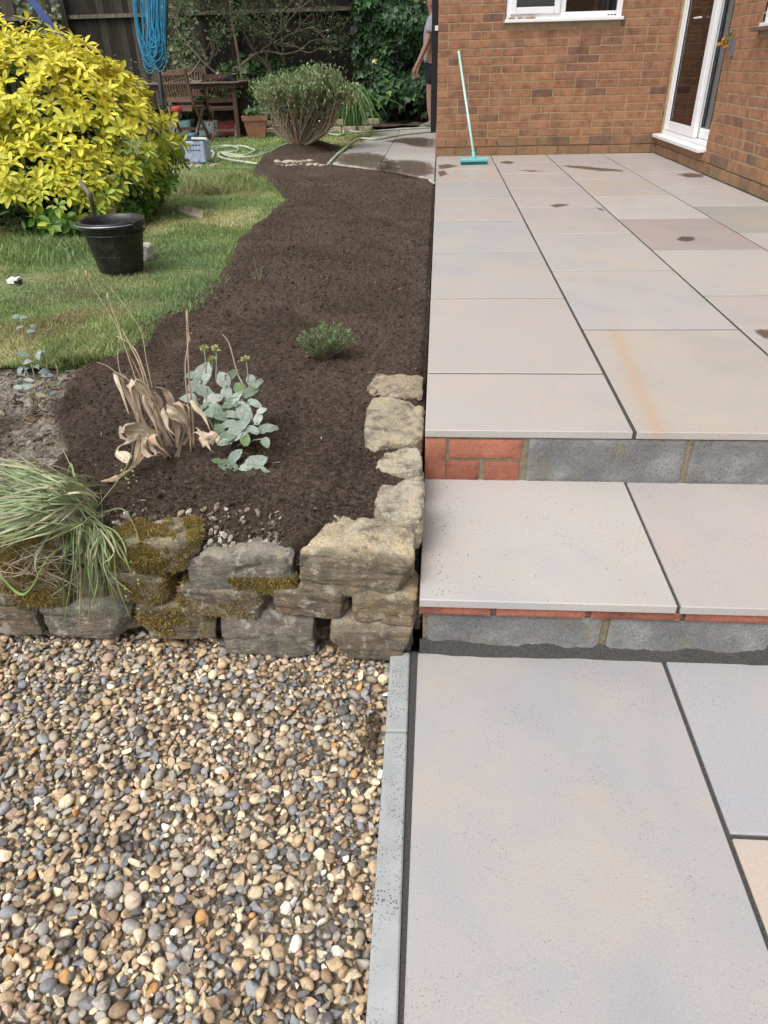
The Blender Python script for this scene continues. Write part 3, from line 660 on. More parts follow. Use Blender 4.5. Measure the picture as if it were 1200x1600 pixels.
# rooms behind the glass
room_m = M('room_plaster', (.16, .145, .13), rough=.9, vary=.1)
g = Geo()
box(g, X0 + .3, XW + .1, YF + 2.4, YF + 2.5, 0, 2.4); box(g, X0 + .3, XW + .1, YF + .25, YF + 2.5, 2.4, 2.45); box(g, X0 + .3, XW + .1, YF + .25, YF + 2.5, .1, .15); box(g, XW + .1, XW + .16, YF + .25, YF + 2.5, .1, 2.4)
box(g, XW + 2.6, XW + 2.7, 4.6, 9.1, 0, 2.4); box(g, XW + .25, XW + 2.7, 4.6, 9.1, 2.4, 2.45); box(g, XW + .25, XW + 2.7, 4.6, 9.1, .1, .16); box(g, XW + .25, XW + 2.7, 9.05, 9.1, .1, 2.4); box(g, XW + .25, XW + 2.7, 4.55, 4.6, .1, 2.4)
gobj('room', g, room_m, house)
# --- kitchen window
def rbox(name, parent, x0, x1, y0, y1, z0, z1, b, mat, seg=2):
    me = bevel_box(x1 - x0, y1 - y0, z1 - z0, b, seg, name, mat); return link(name, me, parent, ((x0 + x1) / 2, (y0 + y1) / 2, (z0 + z1) / 2))
win = bpy.data.objects.new('window', None); COL.objects.link(win); win.parent = house
yw = YF + .012
rbox('window_sill', win, WX0 - .012, WX1 + .012, YF - .055, YF + .06, WZ0 - .004, WZ0 + .024, .004, MAT['white'])
fx = lambda px, py: GY(px, py, yw)[0]
mid0, mid1 = fx(873, 12), fx(884, 12)
rbox('frame', win, WX0 + .002, WX0 + .055, yw, yw + .07, WZ0 + .025, WZ1, .004, MAT['white'])
rbox('frame', win, WX1 - .055, WX1 - .002, yw, yw + .07, WZ0 + .025, WZ1, .004, MAT['white'])
rbox('frame', win, WX0 + .056, WX1 - .056, yw, yw + .07, WZ0 + .025, WZ0 + .075, .004, MAT['white'])
rbox('frame', win, WX0 + .056, WX1 - .056, yw, yw + .07, WZ1 - .05, WZ1, .004, MAT['white'])
rbox('frame', win, mid0, mid1, yw + .001, yw + .069, WZ0 + .076, WZ1 - .051, .003, MAT['white'])
# opening sash on the left
sx0, sx1, sz0 = WX0 + .045, mid0 + .012, WZ0 + .066
for (a, b_, c, d) in ((sx0, sx0 + .055, sz0, WZ1 - .04), (sx1 - .055, sx1, sz0, WZ1 - .04), (sx0 + .056, sx1 - .056, sz0, sz0 + .058), (sx0 + .056, sx1 - .056, WZ1 - .098, WZ1 - .04)):
    rbox('sash', win, a, b_, yw - .018, yw + .03, c, d, .006, MAT['white'])
g = Geo(); box(g, sx0 + .05, sx1 - .05, yw + .010, yw + .016, sz0 + .05, WZ1 - .09); gobj('pane', g, MAT['glass'], win)
g = Geo(); box(g, mid1 - .005, WX1 - .05, yw + .030, yw + .036, WZ0 + .07, WZ1 - .045); gobj('pane', g, MAT['glass'], win)
g = Geo()
for k in range(3): box(g, GY(949 + k * 5, 25, yw)[0], GY(952 + k * 5, 25, yw)[0], yw - .0015, yw + .002, WZ0 + .036, WZ0 + .046)
gobj('drain_slot', g, MAT['black'], win)
g = Geo(); TV3, TF3 = ico(2)
for k in range(14):
    x = WX0 + .01 + .27 * rnd.random() ** .8; V = TV3 * np.array([.022, .012, .009]) * rnd.uniform(.6, 1.2) * (1 + .3 * fbm(TV3 * 2 + k, 2, k)[:, None]); g.add(V + np.array([x, yw - .004 - .035 * rnd.random(), WZ0 + .030 + .006 * rnd.random()]), TF3)
gobj('plaster_smear', g, M('dried_plaster', (.30, .21, .10), rough=.95, vary=.5, vscale=50), win, True)
# things on the inner sill
fig = thing('sill_figurine', 'small tan figurine standing behind the house window pane', 'figurine', (GY(931, 8, YF + .16)[0], YF + .16, WZ0 + .07))
g = Geo(); lathe(g, [(.001, 0), (.028, 0), (.030, .01), (.022, .05), (.012, .075), (.001, .08)], 16); gobj('body', g, M('tan_ceramic', (.30, .21, .13), rough=.5), fig, True)
g = Geo(); lathe(g, [(.001, .075), (.012, .078), (.020, .095), (.015, .115), (.001, .12)], 16); gobj('head', g, M('tan_ceramic_pale', (.36, .26, .17), rough=.5), fig, True)
def curtain(name, a, b, z0, z1, mat, parent, amp=.02, waves=9, vertical='y'):
    n = waves * 10; g = Geo(); V = []
    for j in range(5):
        for i in range(n + 1):
            t = i / n; p = Vector(a).lerp(Vector(b), t); d = (Vector(b) - Vector(a)).normalized(); nn = Vector((-d.y, d.x, 0))
            p = p + nn * amp * math.sin(t * waves * 2 * PI + .4 * math.sin(7 * t)) ; V.append((p.x, p.y, z0 + (z1 - z0) * j / 4))
    F = [(j * (n + 1) + i, j * (n + 1) + i + 1, (j + 1) * (n + 1) + i + 1, (j + 1) * (n + 1) + i) for j in range(4) for i in range(n)]
    g.add(V, F); return gobj(name, g, mat, parent, True)
curtain('curtain', (fx(944, 5), YF + .27, 0), (WX1 + .15, YF + .27, 0), .9, 2.3, M('purple_curtain', (.10, .09, .22), rough=.9), win, .025, 6)

# --- sliding door
door = bpy.data.objects.new('sliding_door', None); COL.objects.link(door); door.parent = house
xd = XW + .028
def yd(px, py, x=xd): return GX(px, py, x)[1]
me = bevel_box(.15, DY1 + .055 - DY0, .030, .005, 2, 'door_sill', MAT['white']); link('door_sill', me, door, (XW - .073 + .075, (DY0 + DY1 + .05) / 2 - .012, .178), (0, math.radians(-4), 0))
rbox('track', door, xd - .012, xd + .12, DY0 + .001, DY1 - .001, .196, .228, .004, MAT['white'])
rbox('frame', door, xd - .004, xd + .11, DY1 - .055, DY1, .229, DZ1, .005, MAT['white'])
rbox('frame', door, xd - .004, xd + .11, DY0, DY0 + .05, .229, DZ1, .005, MAT['white'])
rbox('frame', door, xd - .004, xd + .11, DY0 + .051, DY1 - .056, DZ1 - .055, DZ1, .005, MAT['white'])
ym0, ym1 = yd(1084, 197), yd(1072, 192)          # meeting stile
def sash(xc, ya, yb, wa, wb, name, zb=.232):
    d0 = xc - .022; d1 = xc + .022
    rbox('stile', door, d0, d1, ya, ya + wa, zb, DZ1 - .057, .007, MAT['white']); rbox('stile', door, d0, d1, yb - wb, yb, zb, DZ1 - .057, .007, MAT['white'])
    rbox('rail', door, d0 + .002, d1 - .002, ya + wa, yb - wb, zb, zb + .085, .006, MAT['white']); rbox('rail', door, d0 + .002, d1 - .002, ya + wa, yb - wb, DZ1 - .14, DZ1 - .058, .006, MAT['white'])
    g = Geo(); box(g, xc - .004, xc + .004, ya + wa - .01, yb - wb + .01, zb + .08, DZ1 - .13); gobj('pane', g, MAT['glass'], door)
    gs = Geo()
    for (p, q) in ((ya + wa, ya + wa + .008), (yb - wb - .008, yb - wb)): box(gs, xc - .009, xc + .009, p, q, zb + .084, DZ1 - .139)
    gobj('gasket', gs, MAT['black'], door)
print('door', ym0, ym1)
sash(xd + .022, ym0 - .02, DY1 - .057, .115, .062, 'outer')
sash(xd + .075, DY0 + .052, ym0 + .06, .062, .06, 'inner')
g = Geo(); hz = GX(1071, 31, xd)[2]; box(g, xd - .03, xd - .001, ym1 + .10, ym1 + .26, hz - .006, hz + .006); gobj('handle', g, MAT['white'], door)
curtain('curtain', (XW + .126, DY0 - .05, 0), (XW + .126, ym0 + .08, 0), .2, 2.3, M('pale_curtain', (.82, .82, .80), rough=.9), door, .008, 9)
curtain('curtain', (XW + .22, ym0 + .1, 0), (XW + .22, DY1 + .1, 0), .2, 2.3, M('brown_reflection_sheet', (.20, .135, .09), rough=.9), door, .02, 6)  # brown sheet added to stand in for the bricks reflected in the pane

# --- second window on the side wall, only the end of its sill in view
w2 = bpy.data.objects.new('window', None); COL.objects.link(w2); w2.parent = house
rbox('window_sill', w2, XW - .07, XW + .06, RWY0 - .03, RWY1 + .03, RWZ0 - .035, RWZ0 - .008, .005, M('brown_tile_sill', (.13, .085, .065), rough=.6, vary=.3))
rbox('frame', w2, XW + .015, XW + .08, RWY0, RWY0 + .06, RWZ0 - .007, RWZ1, .004, MAT['white']); rbox('frame', w2, XW + .015, XW + .08, RWY1 - .06, RWY1, RWZ0 - .007, RWZ1, .004, MAT['white'])
rbox('frame', w2, XW + .015, XW + .08, RWY0 + .061, RWY1 - .061, RWZ0 - .007, RWZ0 + .055, .004, MAT['white']); rbox('frame', w2, XW + .015, XW + .08, RWY0 + .061, RWY1 - .061, RWZ1 - .055, RWZ1, .004, MAT['white'])
rbox('frame', w2, XW - .02, XW + .014, RWY0, RWY1, RWZ0 - .007, RWZ0 + .018, .004, MAT['white'])
g = Geo(); box(g, XW + .045, XW + .051, RWY0 + .055, RWY1 - .055, RWZ0 + .05, RWZ1 - .05); gobj('pane', g, MAT['glass'], w2)

# --- flower ornament on the wall
p = GX(1131, 66, XW - .05); fl = thing('wall_flower', 'small orange flower on a grey bracket fixed to the bricks beside the sliding door', 'ornament', (XW, p[1] - .12, p[2]))
g = Geo(); box(g, -.030, .002, -.02, .02, -.10, .02); box(g, -.05, -.028, -.012, .012, -.03, .015); gobj('bracket', g, M('grey_metal', (.13, .13, .13), rough=.6), fl)
g = Geo(); tube(g, spline([(-.04, 0, .0), (-.06, .05, .03), (-.05, .12, .01)], 8), .004, 5, (.08, .12, .02)); gobj('stem', g, MAT['bark'], fl)
g = Geo(); n = 26; P = np.array([-.05, .12, .0]) + .022 * unit(n); c = np.array([(.75, .33, .04), (.80, .50, .10), (.55, .18, .03)])[RS.randint(0, 3, n)]
LT = np.array([(-.35, .35, .02), (0, 0, 0), (.35, .35, .02), (.3, .8, .05), (0, 1, -.02), (-.3, .8, .05), (0, .5, -.04)]); LF = np.array([(1, 6, 0), (1, 2, 6), (2, 3, 6), (3, 4, 6), (4, 5, 6), (5, 0, 6)])
scatter(g, LT, LF, P, frames(unit(n), unit(n)), np.full(n, .035), c); gobj('petals', g, MAT['leaf'], fl)
g = Geo(); n = 10; scatter(g, LT, LF, np.array([-.045, .05, .02]) + .02 * unit(n), frames(unit(n), unit(n)), np.full(n, .035), np.array([[.10, .16, .03]]) * np.ones((n, 1))); gobj('leaf', g, MAT['leaf'], fl)

# --- broom leaning on the wall
bt = GY(717, 82, 8.86); bb = GZ(741, 248, .055)
br = thing('broom', 'turquoise broom with a long pale handle leaning on the brick wall', 'broom', (bb[0], bb[1], 0))
o0 = np.array([bb[0], bb[1], 0]); tq = M('turquoise_plastic', (.16, .52, .50), rough=.4, vary=.08); hm = M('pale_turquoise_tube', (.42, .66, .62), rough=.35, vary=.15, vscale=40)
g = Geo(); tube(g, np.array([bb, bb + (bt - bb) * .5, bt]) - o0, .0125, 12); gobj('handle', g, hm, br, True)
g = Geo(); d = (bt - bb) / np.linalg.norm(bt - bb); tube(g, np.array([bb - d * .01, bb + d * .05, bb + d * .08]) - o0, [.02, .018, .0145], 12); gobj('socket', g, tq, br, True)
g = Geo(); tube(g, np.array([bt - d * .012, bt + d * .008]) - o0, .0145, 12); gobj('end_cap', g, M('grip_end', (.62, .66, .62), rough=.4), br, True)
me = bevel_box(.285, .06, .03, .009, 3, 'head', tq); link('head', me, br, (0, 0, .045), (.12, 0, .09))
g = Geo(); n = 1500; x = (RS.rand(n) - .5) * .27; y = (RS.rand(n) - .5) * .045
scatter(g, STV, STF, np.stack([x, y, np.full(n, .001)], 1), frames(np.stack([.25 * x * 3 + .05 * RS.randn(n), .6 * y * 10 + .05 * RS.randn(n), np.ones(n)], 1), np.tile([0, 1.0, 0], (n, 1))), np.stack([np.full(n, .0011), np.full(n, .036), np.full(n, .0011)], 1), np.array([[.03, .16, .15]]) * (.5 + RS.rand(n)[:, None]))
o = gobj('bristles', g, M('bristle', src='attr', rough=.6, vary=0, bst=0), br, rot=(0, 0, .09)); stuff(o)

# --- side gate at the back corner: black post and boarded leaf
gate = thing('side_gate', 'black painted gate edge standing behind the corner of the house', 'gate', (-.09, 12.0, 0)); blk = M('black_paint', (.006, .006, .007), rough=.7, vary=.2)
g = Geo(); box(g, -.043, .045, -.04, .04, -.06, 2.3); gobj('post', g, blk, gate)
for k in range(8):
    g = Geo(); box(g, .05 + k * .115, .16 + k * .115, -.012, .012, .04, 2.15); gobj('board', g, blk, gate)
for z in (.35, 1.1, 1.95): g = Geo(); box(g, .046, .97, .013, .05, z - .045, z + .045); gobj('rail', g, blk, gate)
g = Geo(); zz = GY(680, 44, 11.95)[2]; box(g, .0, .05, -.055, -.041, zz - .03, zz + .03); gobj('latch', g, MAT['white'], gate)

# ================================================================= FENCE
YFE = 14.35; zr_ = GY(400, 18, YFE)[2]
fence = thing('boundary_fence', 'tall dark brown closeboard timber fence with a pale mid rail behind the garden', 'fence', (0, YFE, 0))
fm, nt, b = nm('fence_timber'); oi = nt.nodes.new('ShaderNodeObjectInfo'); pos = nt.nodes.new('ShaderNodeNewGeometry').outputs['Position']
mp = nt.nodes.new('ShaderNodeMapping'); mp.inputs['Scale'].default_value = (6, 1, .5); nt.links.new(pos, mp.inputs['Vector'])
base = mix(nt, 1.0, oi.outputs['Color'], ramp(nt, noise_n(nt, mp.outputs[0], 6, 6, .7), [(.3, .4), (.5, 1), (.75, 2.2)]), 'MULTIPLY')
base = mix(nt, ramp(nt, noise_n(nt, mp.outputs[0], 3.2, 6, .75, .4), [(.60, 0.0), (.74, .35)]), base, (.13, .12, .10))
nt.links.new(base, b.inputs['Base Color']); b.inputs['Roughness'].default_value = .95; bump(nt, b, noise_n(nt, mp.outputs[0], 30, 5, .7), .6, .006)
me_b = [bevel_box(.128, .020, 2.9, .003, 1, 'board', fm) for _ in range(3)]
for i, me in enumerate(me_b):
    for v in me.vertices: v.co.x += rnd.uniform(-.003, .003)
for k in range(104):
    x = -9.6 + k * .112; t = rnd.random()
    c = (.011, .0075, .006)
    if x < -3.9: c = (.020, .015, .012) if t > .4 else (.060, .050, .040)
    q_ = .7 + .7 * rnd.random(); c = tuple(v * q_ for v in c)
    link('board', me_b[k % 3], fence, (x, rnd.uniform(-.004, .004), 1.33), (0, 0, .07), c)
g = Geo(); box(g, -9.7, 2.0, -.075, -.016, zr_ - .028, zr_ + .028); gobj('rail', g, fm, fence, color=(.13, .11, .085))
g = Geo(); box(g, -9.7, 2.0, -.06, -.016, .28, .34); gobj('rail', g, fm, fence, color=(.018, .013, .01))
for x in (-9.3, -6.4, -3.55, -.8, 1.6): g = Geo(); box(g, x - .05, x + .05, -.14, -.076, -.1, 2.7); gobj('post', g, fm, fence, color=(.022, .016, .012))
# beyond the fence: neighbour's dark hedge mass keeps the sky off it from other viewpoints is not needed
print('house done', n_br)

# ================================================================= DRY STONE RETAINING WALL
wall = thing('stone_wall', 'low dry stone retaining wall of rough mossy blocks holding the compost bed above the gravel', 'stone wall', (0, 0, 0))
CV, CF = cubesphere(38); CV5, CF5 = CV, CF
def stone_mesh(hx, hy, hz, seed, p=6.0, rough=1.0, back_l=0.0, back_r=0.0, tilt=0.0, chips=8):
    r = np.random.RandomState(seed); V = CV.copy(); p = p + 6
    V = V / ((np.abs(V) ** p).sum(1) ** (1 / p))[:, None]
    for k in range(chips):        # chipped faces
        nn = r.normal(size=3) * np.array([1, .8, .55]); nn /= np.linalg.norm(nn); d = np.abs(nn).sum() * r.uniform(.68, .88); s = V @ nn; V = np.where((s > d)[:, None], V * (d / np.maximum(s, 1e-6))[:, None] ** .95, V)
    V = V * np.array([hx, hy, hz]); m = min(hx, hy, hz); N_ = V / np.array([hx, hy, hz]) ** 2; N_ /= np.linalg.norm(N_, axis=1)[:, None] + 1e-9
    o = r.rand(3) * 50
    d = .09 * m * fbm(V * (1.1 / m * .5) + o, 3, seed) - .09 * m * np.abs(fbm(V * (2.3 / m * .5) + o, 3, seed + 5)) - .0055 * rough * (1 - np.minimum(1, 3 * np.abs(vnoise(V * np.array([10, 10, 22]) + o, seed + 21))))
    st = vnoise(V * np.array([6, 6, 75]) + o, seed + 3) + .6 * vnoise(V * np.array([14, 14, 160]) + o, seed + 8)
    p_ = vnoise(V * np.array([16, 16, 30]) + o, seed + 31); d += .0026 * rough * np.round(p_ * 2.5) / 2.5 + .0016 * rough * np.round(st * 2.2) / 2.2 + .0022 * rough * fbm(V * 45 + o, 4, seed + 4) - .0032 * rough * np.abs(fbm(V * 70 + o, 3, seed + 9)) + .0015 * rough * fbm(V * 190 + o, 2, seed + 6)
    V = V + N_ * d[:, None]
    ty = (V[:, 1] + hy) / (2 * hy)                      # 0 front, 1 back
    V[:, 0] = np.where(V[:, 0] < 0, V[:, 0] * (1 - back_l * ty), V[:, 0] * (1 - back_r * ty)); V[:, 2] += tilt * V[:, 0]
    return V
MG = np.array([(.46, .32, .095), (.34, .25, .08), (.56, .42, .17), (.20, .18, .055), (.28, .26, .085)])
def moss_on(V, o, amount, seed, zr=None, ext=None):
    r = np.random.RandomState(seed); T = V[CF]; A = T[:, 0]; nn = np.cross(T[:, 1] - T[:, 0], T[:, 3] - T[:, 0]); ar = np.linalg.norm(nn, axis=1); nn = nn / (ar[:, None] + 1e-12)
    c = T.mean(1); ok = (nn[:, 1] < .35) & (nn[:, 2] > -.6); f = fbm(c * 16 + seed, 3, seed); msk = ok * smooth(f + ext(c) if ext else f, -.25, .15)
    w = ar * msk + 1e-12; fi = r.choice(len(c), amount, p=w / w.sum()); uv = r.rand(amount, 2)[:, :, None]
    P = T[fi, 0] * (1 - uv[:, 0]) * (1 - uv[:, 1]) + T[fi, 1] * uv[:, 0] * (1 - uv[:, 1]) + T[fi, 2] * uv[:, 0] * uv[:, 1] + T[fi, 3] * (1 - uv[:, 0]) * uv[:, 1]
    D = nn[fi] + .7 * r.normal(size=(amount, 3)) + np.array([0, -.1, .35]); h = (.0035 + .0075 * r.rand(amount)) * (.6 + .8 * np.clip(f[fi] + .6, 0, 1.4)); TVm = np.array([(-.16, 0, 0), (.16, 0, 0), (.0, 1, .05), (0, .45, .16)]); TFm = np.array([(0, 1, 3), (1, 2, 3), (0, 3, 2)])
    g = Geo(); tone = np.clip(.6 + .5 * r.rand(amount) + .35 * f[fi], .3, 1.5)[:, None]
    scatter(g, TVm, TFm, P, frames(D, r.normal(size=(amount, 3))), h, MG[r.choice(5, amount, p=[.3, .2, .2, .15, .15])] * tone)
    m = gobj('moss', g, MAT['grass'], o); stuff(m); return m
TONES = dict(cream=(.54, .475, .36), grey=(.36, .345, .31), brown=(.31, .265, .205), tan=(.42, .34, .235), olive=(.29, .255, .17), yellow=(.47, .40, .28))
def fstone(box_, yf, dep, tone, seed, moss=0, bl=0, br_=0, tilt=0, p=6, ztop=None, mext=None, rough=1, lab=None, pat=(.70, .66, .60), chips=8):
    xa, ya, xb, yb = box_; A = GY(xa, (ya + yb) / 2, yf); B = GY(xb, (ya + yb) / 2, yf); zt = GY((xa + xb) / 2, ya, yf)[2]; zb = GY((xa + xb) / 2, yb, yf)[2]
    hx, hz = (B[0] - A[0]) / 2, (zt - zb) / 2; V = stone_mesh(hx * .965, dep / 2, hz * .935, seed, p, rough, bl, br_, tilt, chips)
    ft = smooth(-V[:, 1] / dep + .18 * fbm(V * 22 + seed, 4, seed) - .25 * smooth(V[:, 2], hz * .45, hz * .95), .05, .30)[:, None]   # darker tint towards the front face, paler at the top and back
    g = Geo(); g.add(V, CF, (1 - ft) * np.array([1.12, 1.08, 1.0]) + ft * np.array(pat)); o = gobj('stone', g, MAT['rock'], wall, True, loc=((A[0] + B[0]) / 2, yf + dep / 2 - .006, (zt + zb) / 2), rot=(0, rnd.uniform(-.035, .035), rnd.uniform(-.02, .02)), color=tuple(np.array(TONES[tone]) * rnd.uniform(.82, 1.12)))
    if lab: o['label'] = lab
    if moss: moss_on(V, o, moss, seed, ext=mext)
    return o
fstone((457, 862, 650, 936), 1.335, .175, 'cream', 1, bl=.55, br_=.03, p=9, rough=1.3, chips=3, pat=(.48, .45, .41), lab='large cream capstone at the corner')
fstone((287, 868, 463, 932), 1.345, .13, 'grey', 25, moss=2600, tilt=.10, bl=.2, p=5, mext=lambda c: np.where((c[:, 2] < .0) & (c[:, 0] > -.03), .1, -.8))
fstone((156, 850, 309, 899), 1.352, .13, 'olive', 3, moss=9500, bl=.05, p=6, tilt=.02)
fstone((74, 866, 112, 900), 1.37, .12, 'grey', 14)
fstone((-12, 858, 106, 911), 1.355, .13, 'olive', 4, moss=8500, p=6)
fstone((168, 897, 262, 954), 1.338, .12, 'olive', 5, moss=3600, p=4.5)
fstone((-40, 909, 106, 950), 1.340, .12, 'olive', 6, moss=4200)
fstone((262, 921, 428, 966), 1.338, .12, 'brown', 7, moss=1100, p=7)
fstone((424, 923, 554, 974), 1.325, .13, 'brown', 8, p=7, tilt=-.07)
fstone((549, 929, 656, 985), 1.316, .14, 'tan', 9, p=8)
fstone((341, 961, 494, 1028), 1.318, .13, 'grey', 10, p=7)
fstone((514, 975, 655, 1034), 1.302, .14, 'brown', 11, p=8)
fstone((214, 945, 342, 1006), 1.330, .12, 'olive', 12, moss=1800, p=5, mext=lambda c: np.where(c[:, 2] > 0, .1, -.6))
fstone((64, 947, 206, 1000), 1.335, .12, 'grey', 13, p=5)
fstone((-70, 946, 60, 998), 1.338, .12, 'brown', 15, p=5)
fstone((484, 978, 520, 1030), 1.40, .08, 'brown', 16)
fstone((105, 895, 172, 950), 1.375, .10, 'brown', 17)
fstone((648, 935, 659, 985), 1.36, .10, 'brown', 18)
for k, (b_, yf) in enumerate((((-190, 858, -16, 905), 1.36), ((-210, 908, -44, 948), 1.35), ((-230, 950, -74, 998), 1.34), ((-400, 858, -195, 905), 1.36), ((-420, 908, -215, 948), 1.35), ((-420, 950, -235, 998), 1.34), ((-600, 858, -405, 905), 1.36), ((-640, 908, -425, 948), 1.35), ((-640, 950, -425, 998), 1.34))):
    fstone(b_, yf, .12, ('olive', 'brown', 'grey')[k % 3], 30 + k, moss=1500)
# the return beside the terrace: stones seen from above
def tstone(quad, z, dep, tone, seed, tilt=0, bl=0, p=7, rough=1.5, zoff=0, rx=0.0):
    (xa, ya), (xb, yb) = quad; A = GZ(xa, ya, z); B = GZ(xb, yb, z); hx = (B[0] - A[0]) / 2; hy = (A[1] - B[1]) / 2
    V = stone_mesh(hx * 1.0, hy * .93, dep / 2, seed, p, rough, bl, 0, tilt); g = Geo(); g.add(V, CF, np.ones(3))
    o = gobj('stone', g, MAT['rock'], wall, True, loc=((A[0] + B[0]) / 2, (A[1] + B[1]) / 2, z - dep / 2 + zoff), rot=(rx, 0, 0), color=TONES[tone]); return o
tstone(((568, 618), (662, 583)), -.035, .10, 'tan', 51, bl=.05)
tstone(((562, 686), (662, 622)), -.026, .11, 'yellow', 52, bl=.18, rx=.04)
tstone(((588, 738), (661, 698)), -.048, .10, 'cream', 53, tilt=.10, bl=-.1, rx=-.05)
tstone(((568, 808), (661, 750)), -.040, .11, 'cream', 54, tilt=.05, bl=.35, rx=.05)
# lower courses of the return, seen through the slot beside the step
for k in range(6):
    V = stone_mesh(.05, .09, .05, 70 + k, 7, 1); g = Geo(); g.add(V, CF, np.ones(3)); gobj('stone', g, MAT['rock'], wall, True, loc=(-.092, 1.47 + .17 * k, -.22 + .03 * (k % 2)), color=TONES[('brown', 'grey', 'tan')[k % 3]])
for k in range(5):
    V = stone_mesh(.05, .10, .06, 80 + k, 7, 1); g = Geo(); g.add(V, CF, np.ones(3)); gobj('stone', g, MAT['rock'], wall, True, loc=(-.094, 1.43 + .20 * k, -.33), color=TONES[('brown', 'tan', 'grey')[k % 3]])
# packed earth behind the stones
g = Geo(); n1, n2 = 300, 40; A, B = np.meshgrid(np.linspace(-3.2, -.05, n1), np.linspace(-.47, -.115, n2)); a, b = A.ravel(), B.ravel(); y = 1.405 + .03 * fbm(xyz(a * 12, 0, b * 14), 4, 5)
idx = np.arange(n1 * n2).reshape(n2, n1); F = np.stack([idx[:-1, :-1], idx[:-1, 1:], idx[1:, 1:], idx[1:, :-1]], -1).reshape(-1, 4); g.add(np.stack([a, y, b], 1), F, dark * 1.2); gobj('earth_backing', g, MAT['soil'], wall, True)
# dirt and chips lodged on the grey capstone
g = Geo(); n = 900; P = np.stack([GY(300, 850, 1.38)[0] + (GY(475, 850, 1.38)[0] - GY(300, 850, 1.38)[0]) * RS.rand(n), 1.375 + .10 * RS.rand(n), -.115 + .05 * RS.rand(n)], 1)
P[:, 2] = -.128 + .045 * smooth(P[:, 1], 1.37, 1.45) + .012 * RS.rand(n); sz = .002 + .011 * RS.rand(n) ** 5
scatter(g, TVc, TF2, P, frames(unit(n), unit(n)), np.stack([sz * 1.2, sz, sz * .5], 1), np.array([(.06, .045, .03), (.11, .09, .065), (.36, .32, .25), (.20, .17, .13)])[RS.choice(4, n, p=[.45, .3, .1, .15])]); stuff(gobj('earth_and_chips', g, MAT['soil'], wall))

# ================================================================= GRAVEL
pm, nt, b = nm('pebble'); a = nt.nodes.new('ShaderNodeAttribute'); a.attribute_name = 'Col'; pos = nt.nodes.new('ShaderNodeNewGeometry').outputs['Position']
base = mix(nt, 1.0, a.outputs['Color'], ramp(nt, noise_n(nt, pos, 75, 5, .65, .8), [(.28, .62), (.5, 1.0), (.72, 1.35)]), 'MULTIPLY')
base = mix(nt, ramp(nt, noise_n(nt, pos, 55, 4, .6, 1.5), [(.60, 0.0), (.66, .6)]), base, (.42, .33, .20)); base = mix(nt, ramp(nt, noise_n(nt, pos, 48, 4, .6, 1.5), [(.64, 0.0), (.68, .6)]), base, (.10, .10, .105))
nt.links.new(base, b.inputs['Base Color']); b.inputs['Roughness'].default_value = .62; bump(nt, b, noise_n(nt, pos, 330, 4, .65), .45, .0015); MAT['pebble'] = pm
PC = np.array([(.37, .265, .155), (.52, .43, .29), (.235, .22, .20), (.165, .175, .19), (.062, .062, .066), (.20, .13, .075), (.46, .235, .07), (.64, .61, .54), (.37, .25, .19), (.29, .24, .175)])
PWT = np.array([.20, .14, .17, .08, .10, .14, .010, .022, .03, .12]); PWT /= PWT.sum()
I3, IF3 = ico(3); I2, IF2 = ico(2)
def pebble_t(k, V):
    r = np.random.RandomState(500 + k); W = V.copy(); ang = k % 5 != 0
    for j in range(r.randint(7, 14) if ang else 3):
        nn = r.normal(size=3); nn /= np.linalg.norm(nn); d = r.uniform(.30, .78) if ang else r.uniform(.7, .95); s = W @ nn; ov = np.maximum(s - d, 0); W = W - nn[None] * (ov * (.98 if ang else .7))[:, None]
    W = W * (1 + (.10 if ang else .05) * fbm(W * 1.3 + k, 2, 600 + k)[:, None]); return W / np.abs(W).max()
PT3 = [pebble_t(k, I3) for k in range(24)]; PT2 = [pebble_t(k, I2) for k in range(24)]
def drop(xa, xb, ya, yb, zbase, zgoal, N_, amed, seed, res=.003, limit=None):
    r = np.random.RandomState(seed); nx = int((xb - xa) / res) + 1; ny = int((yb - ya) / res) + 1; hm = np.full((nx, ny), zbase); out = []
    for k in range(N_):
        a = min(max(amed * math.exp(.33 * r.randn()), .45 * amed), 2.1 * amed); c = a * r.uniform(.45, .75); best = None; rr = max(1, int(a * .8 / res))
        for t in range(5):
            i = r.randint(rr, nx - rr - 1); j = r.randint(rr, ny - rr - 1)
            if limit and limit(xa + i * res, ya + j * res): continue
            h = hm[i - rr:i + rr + 1:2, j - rr:j + rr + 1:2].mean()
            if best is None or h < best[0]: best = (h, i, j)
        if best is None: continue
        h, i, j = best; w = hm[i - rr:i + rr + 1, j - rr:j + rr + 1]
        gy_, gx_ = np.mgrid[-rr:rr + 1, -rr:rr + 1]; d2 = (gx_ ** 2 + gy_ ** 2) / (rr + .5) ** 2
        sup = np.percentile(w[d2 < 1], 72); zc = sup + c * .55
        if zc + c > zgoal + .006: zc = max(zgoal + .006 - c - .004 * r.rand(), zbase)
        dome = np.where(d2 < 1, zc + c * np.sqrt(np.maximum(0, 1 - d2)) * .9, -9); np.maximum(w, dome, out=w)
        out.append((xa + i * res, ya + j * res, zc, a, c))
    return np.array(out), hm
gm = lambda x, y: y > 1.325 - x * .05 + .02 or x > -.105 + (1.3 - y) * .0165
PB, hm = drop(-1.62, -.084, .22, 1.40, -.402, Z3 + .000, 21500, .0083, 77, limit=gm)
print('gravel', len(PB), hm.mean(), hm.max())
zt = PB[:, 2] + PB[:, 4]; near = (PB[:, 1] < 1.0)
top = (zt > np.percentile(zt, 72)) & near & (PB[:, 3] > .0085)
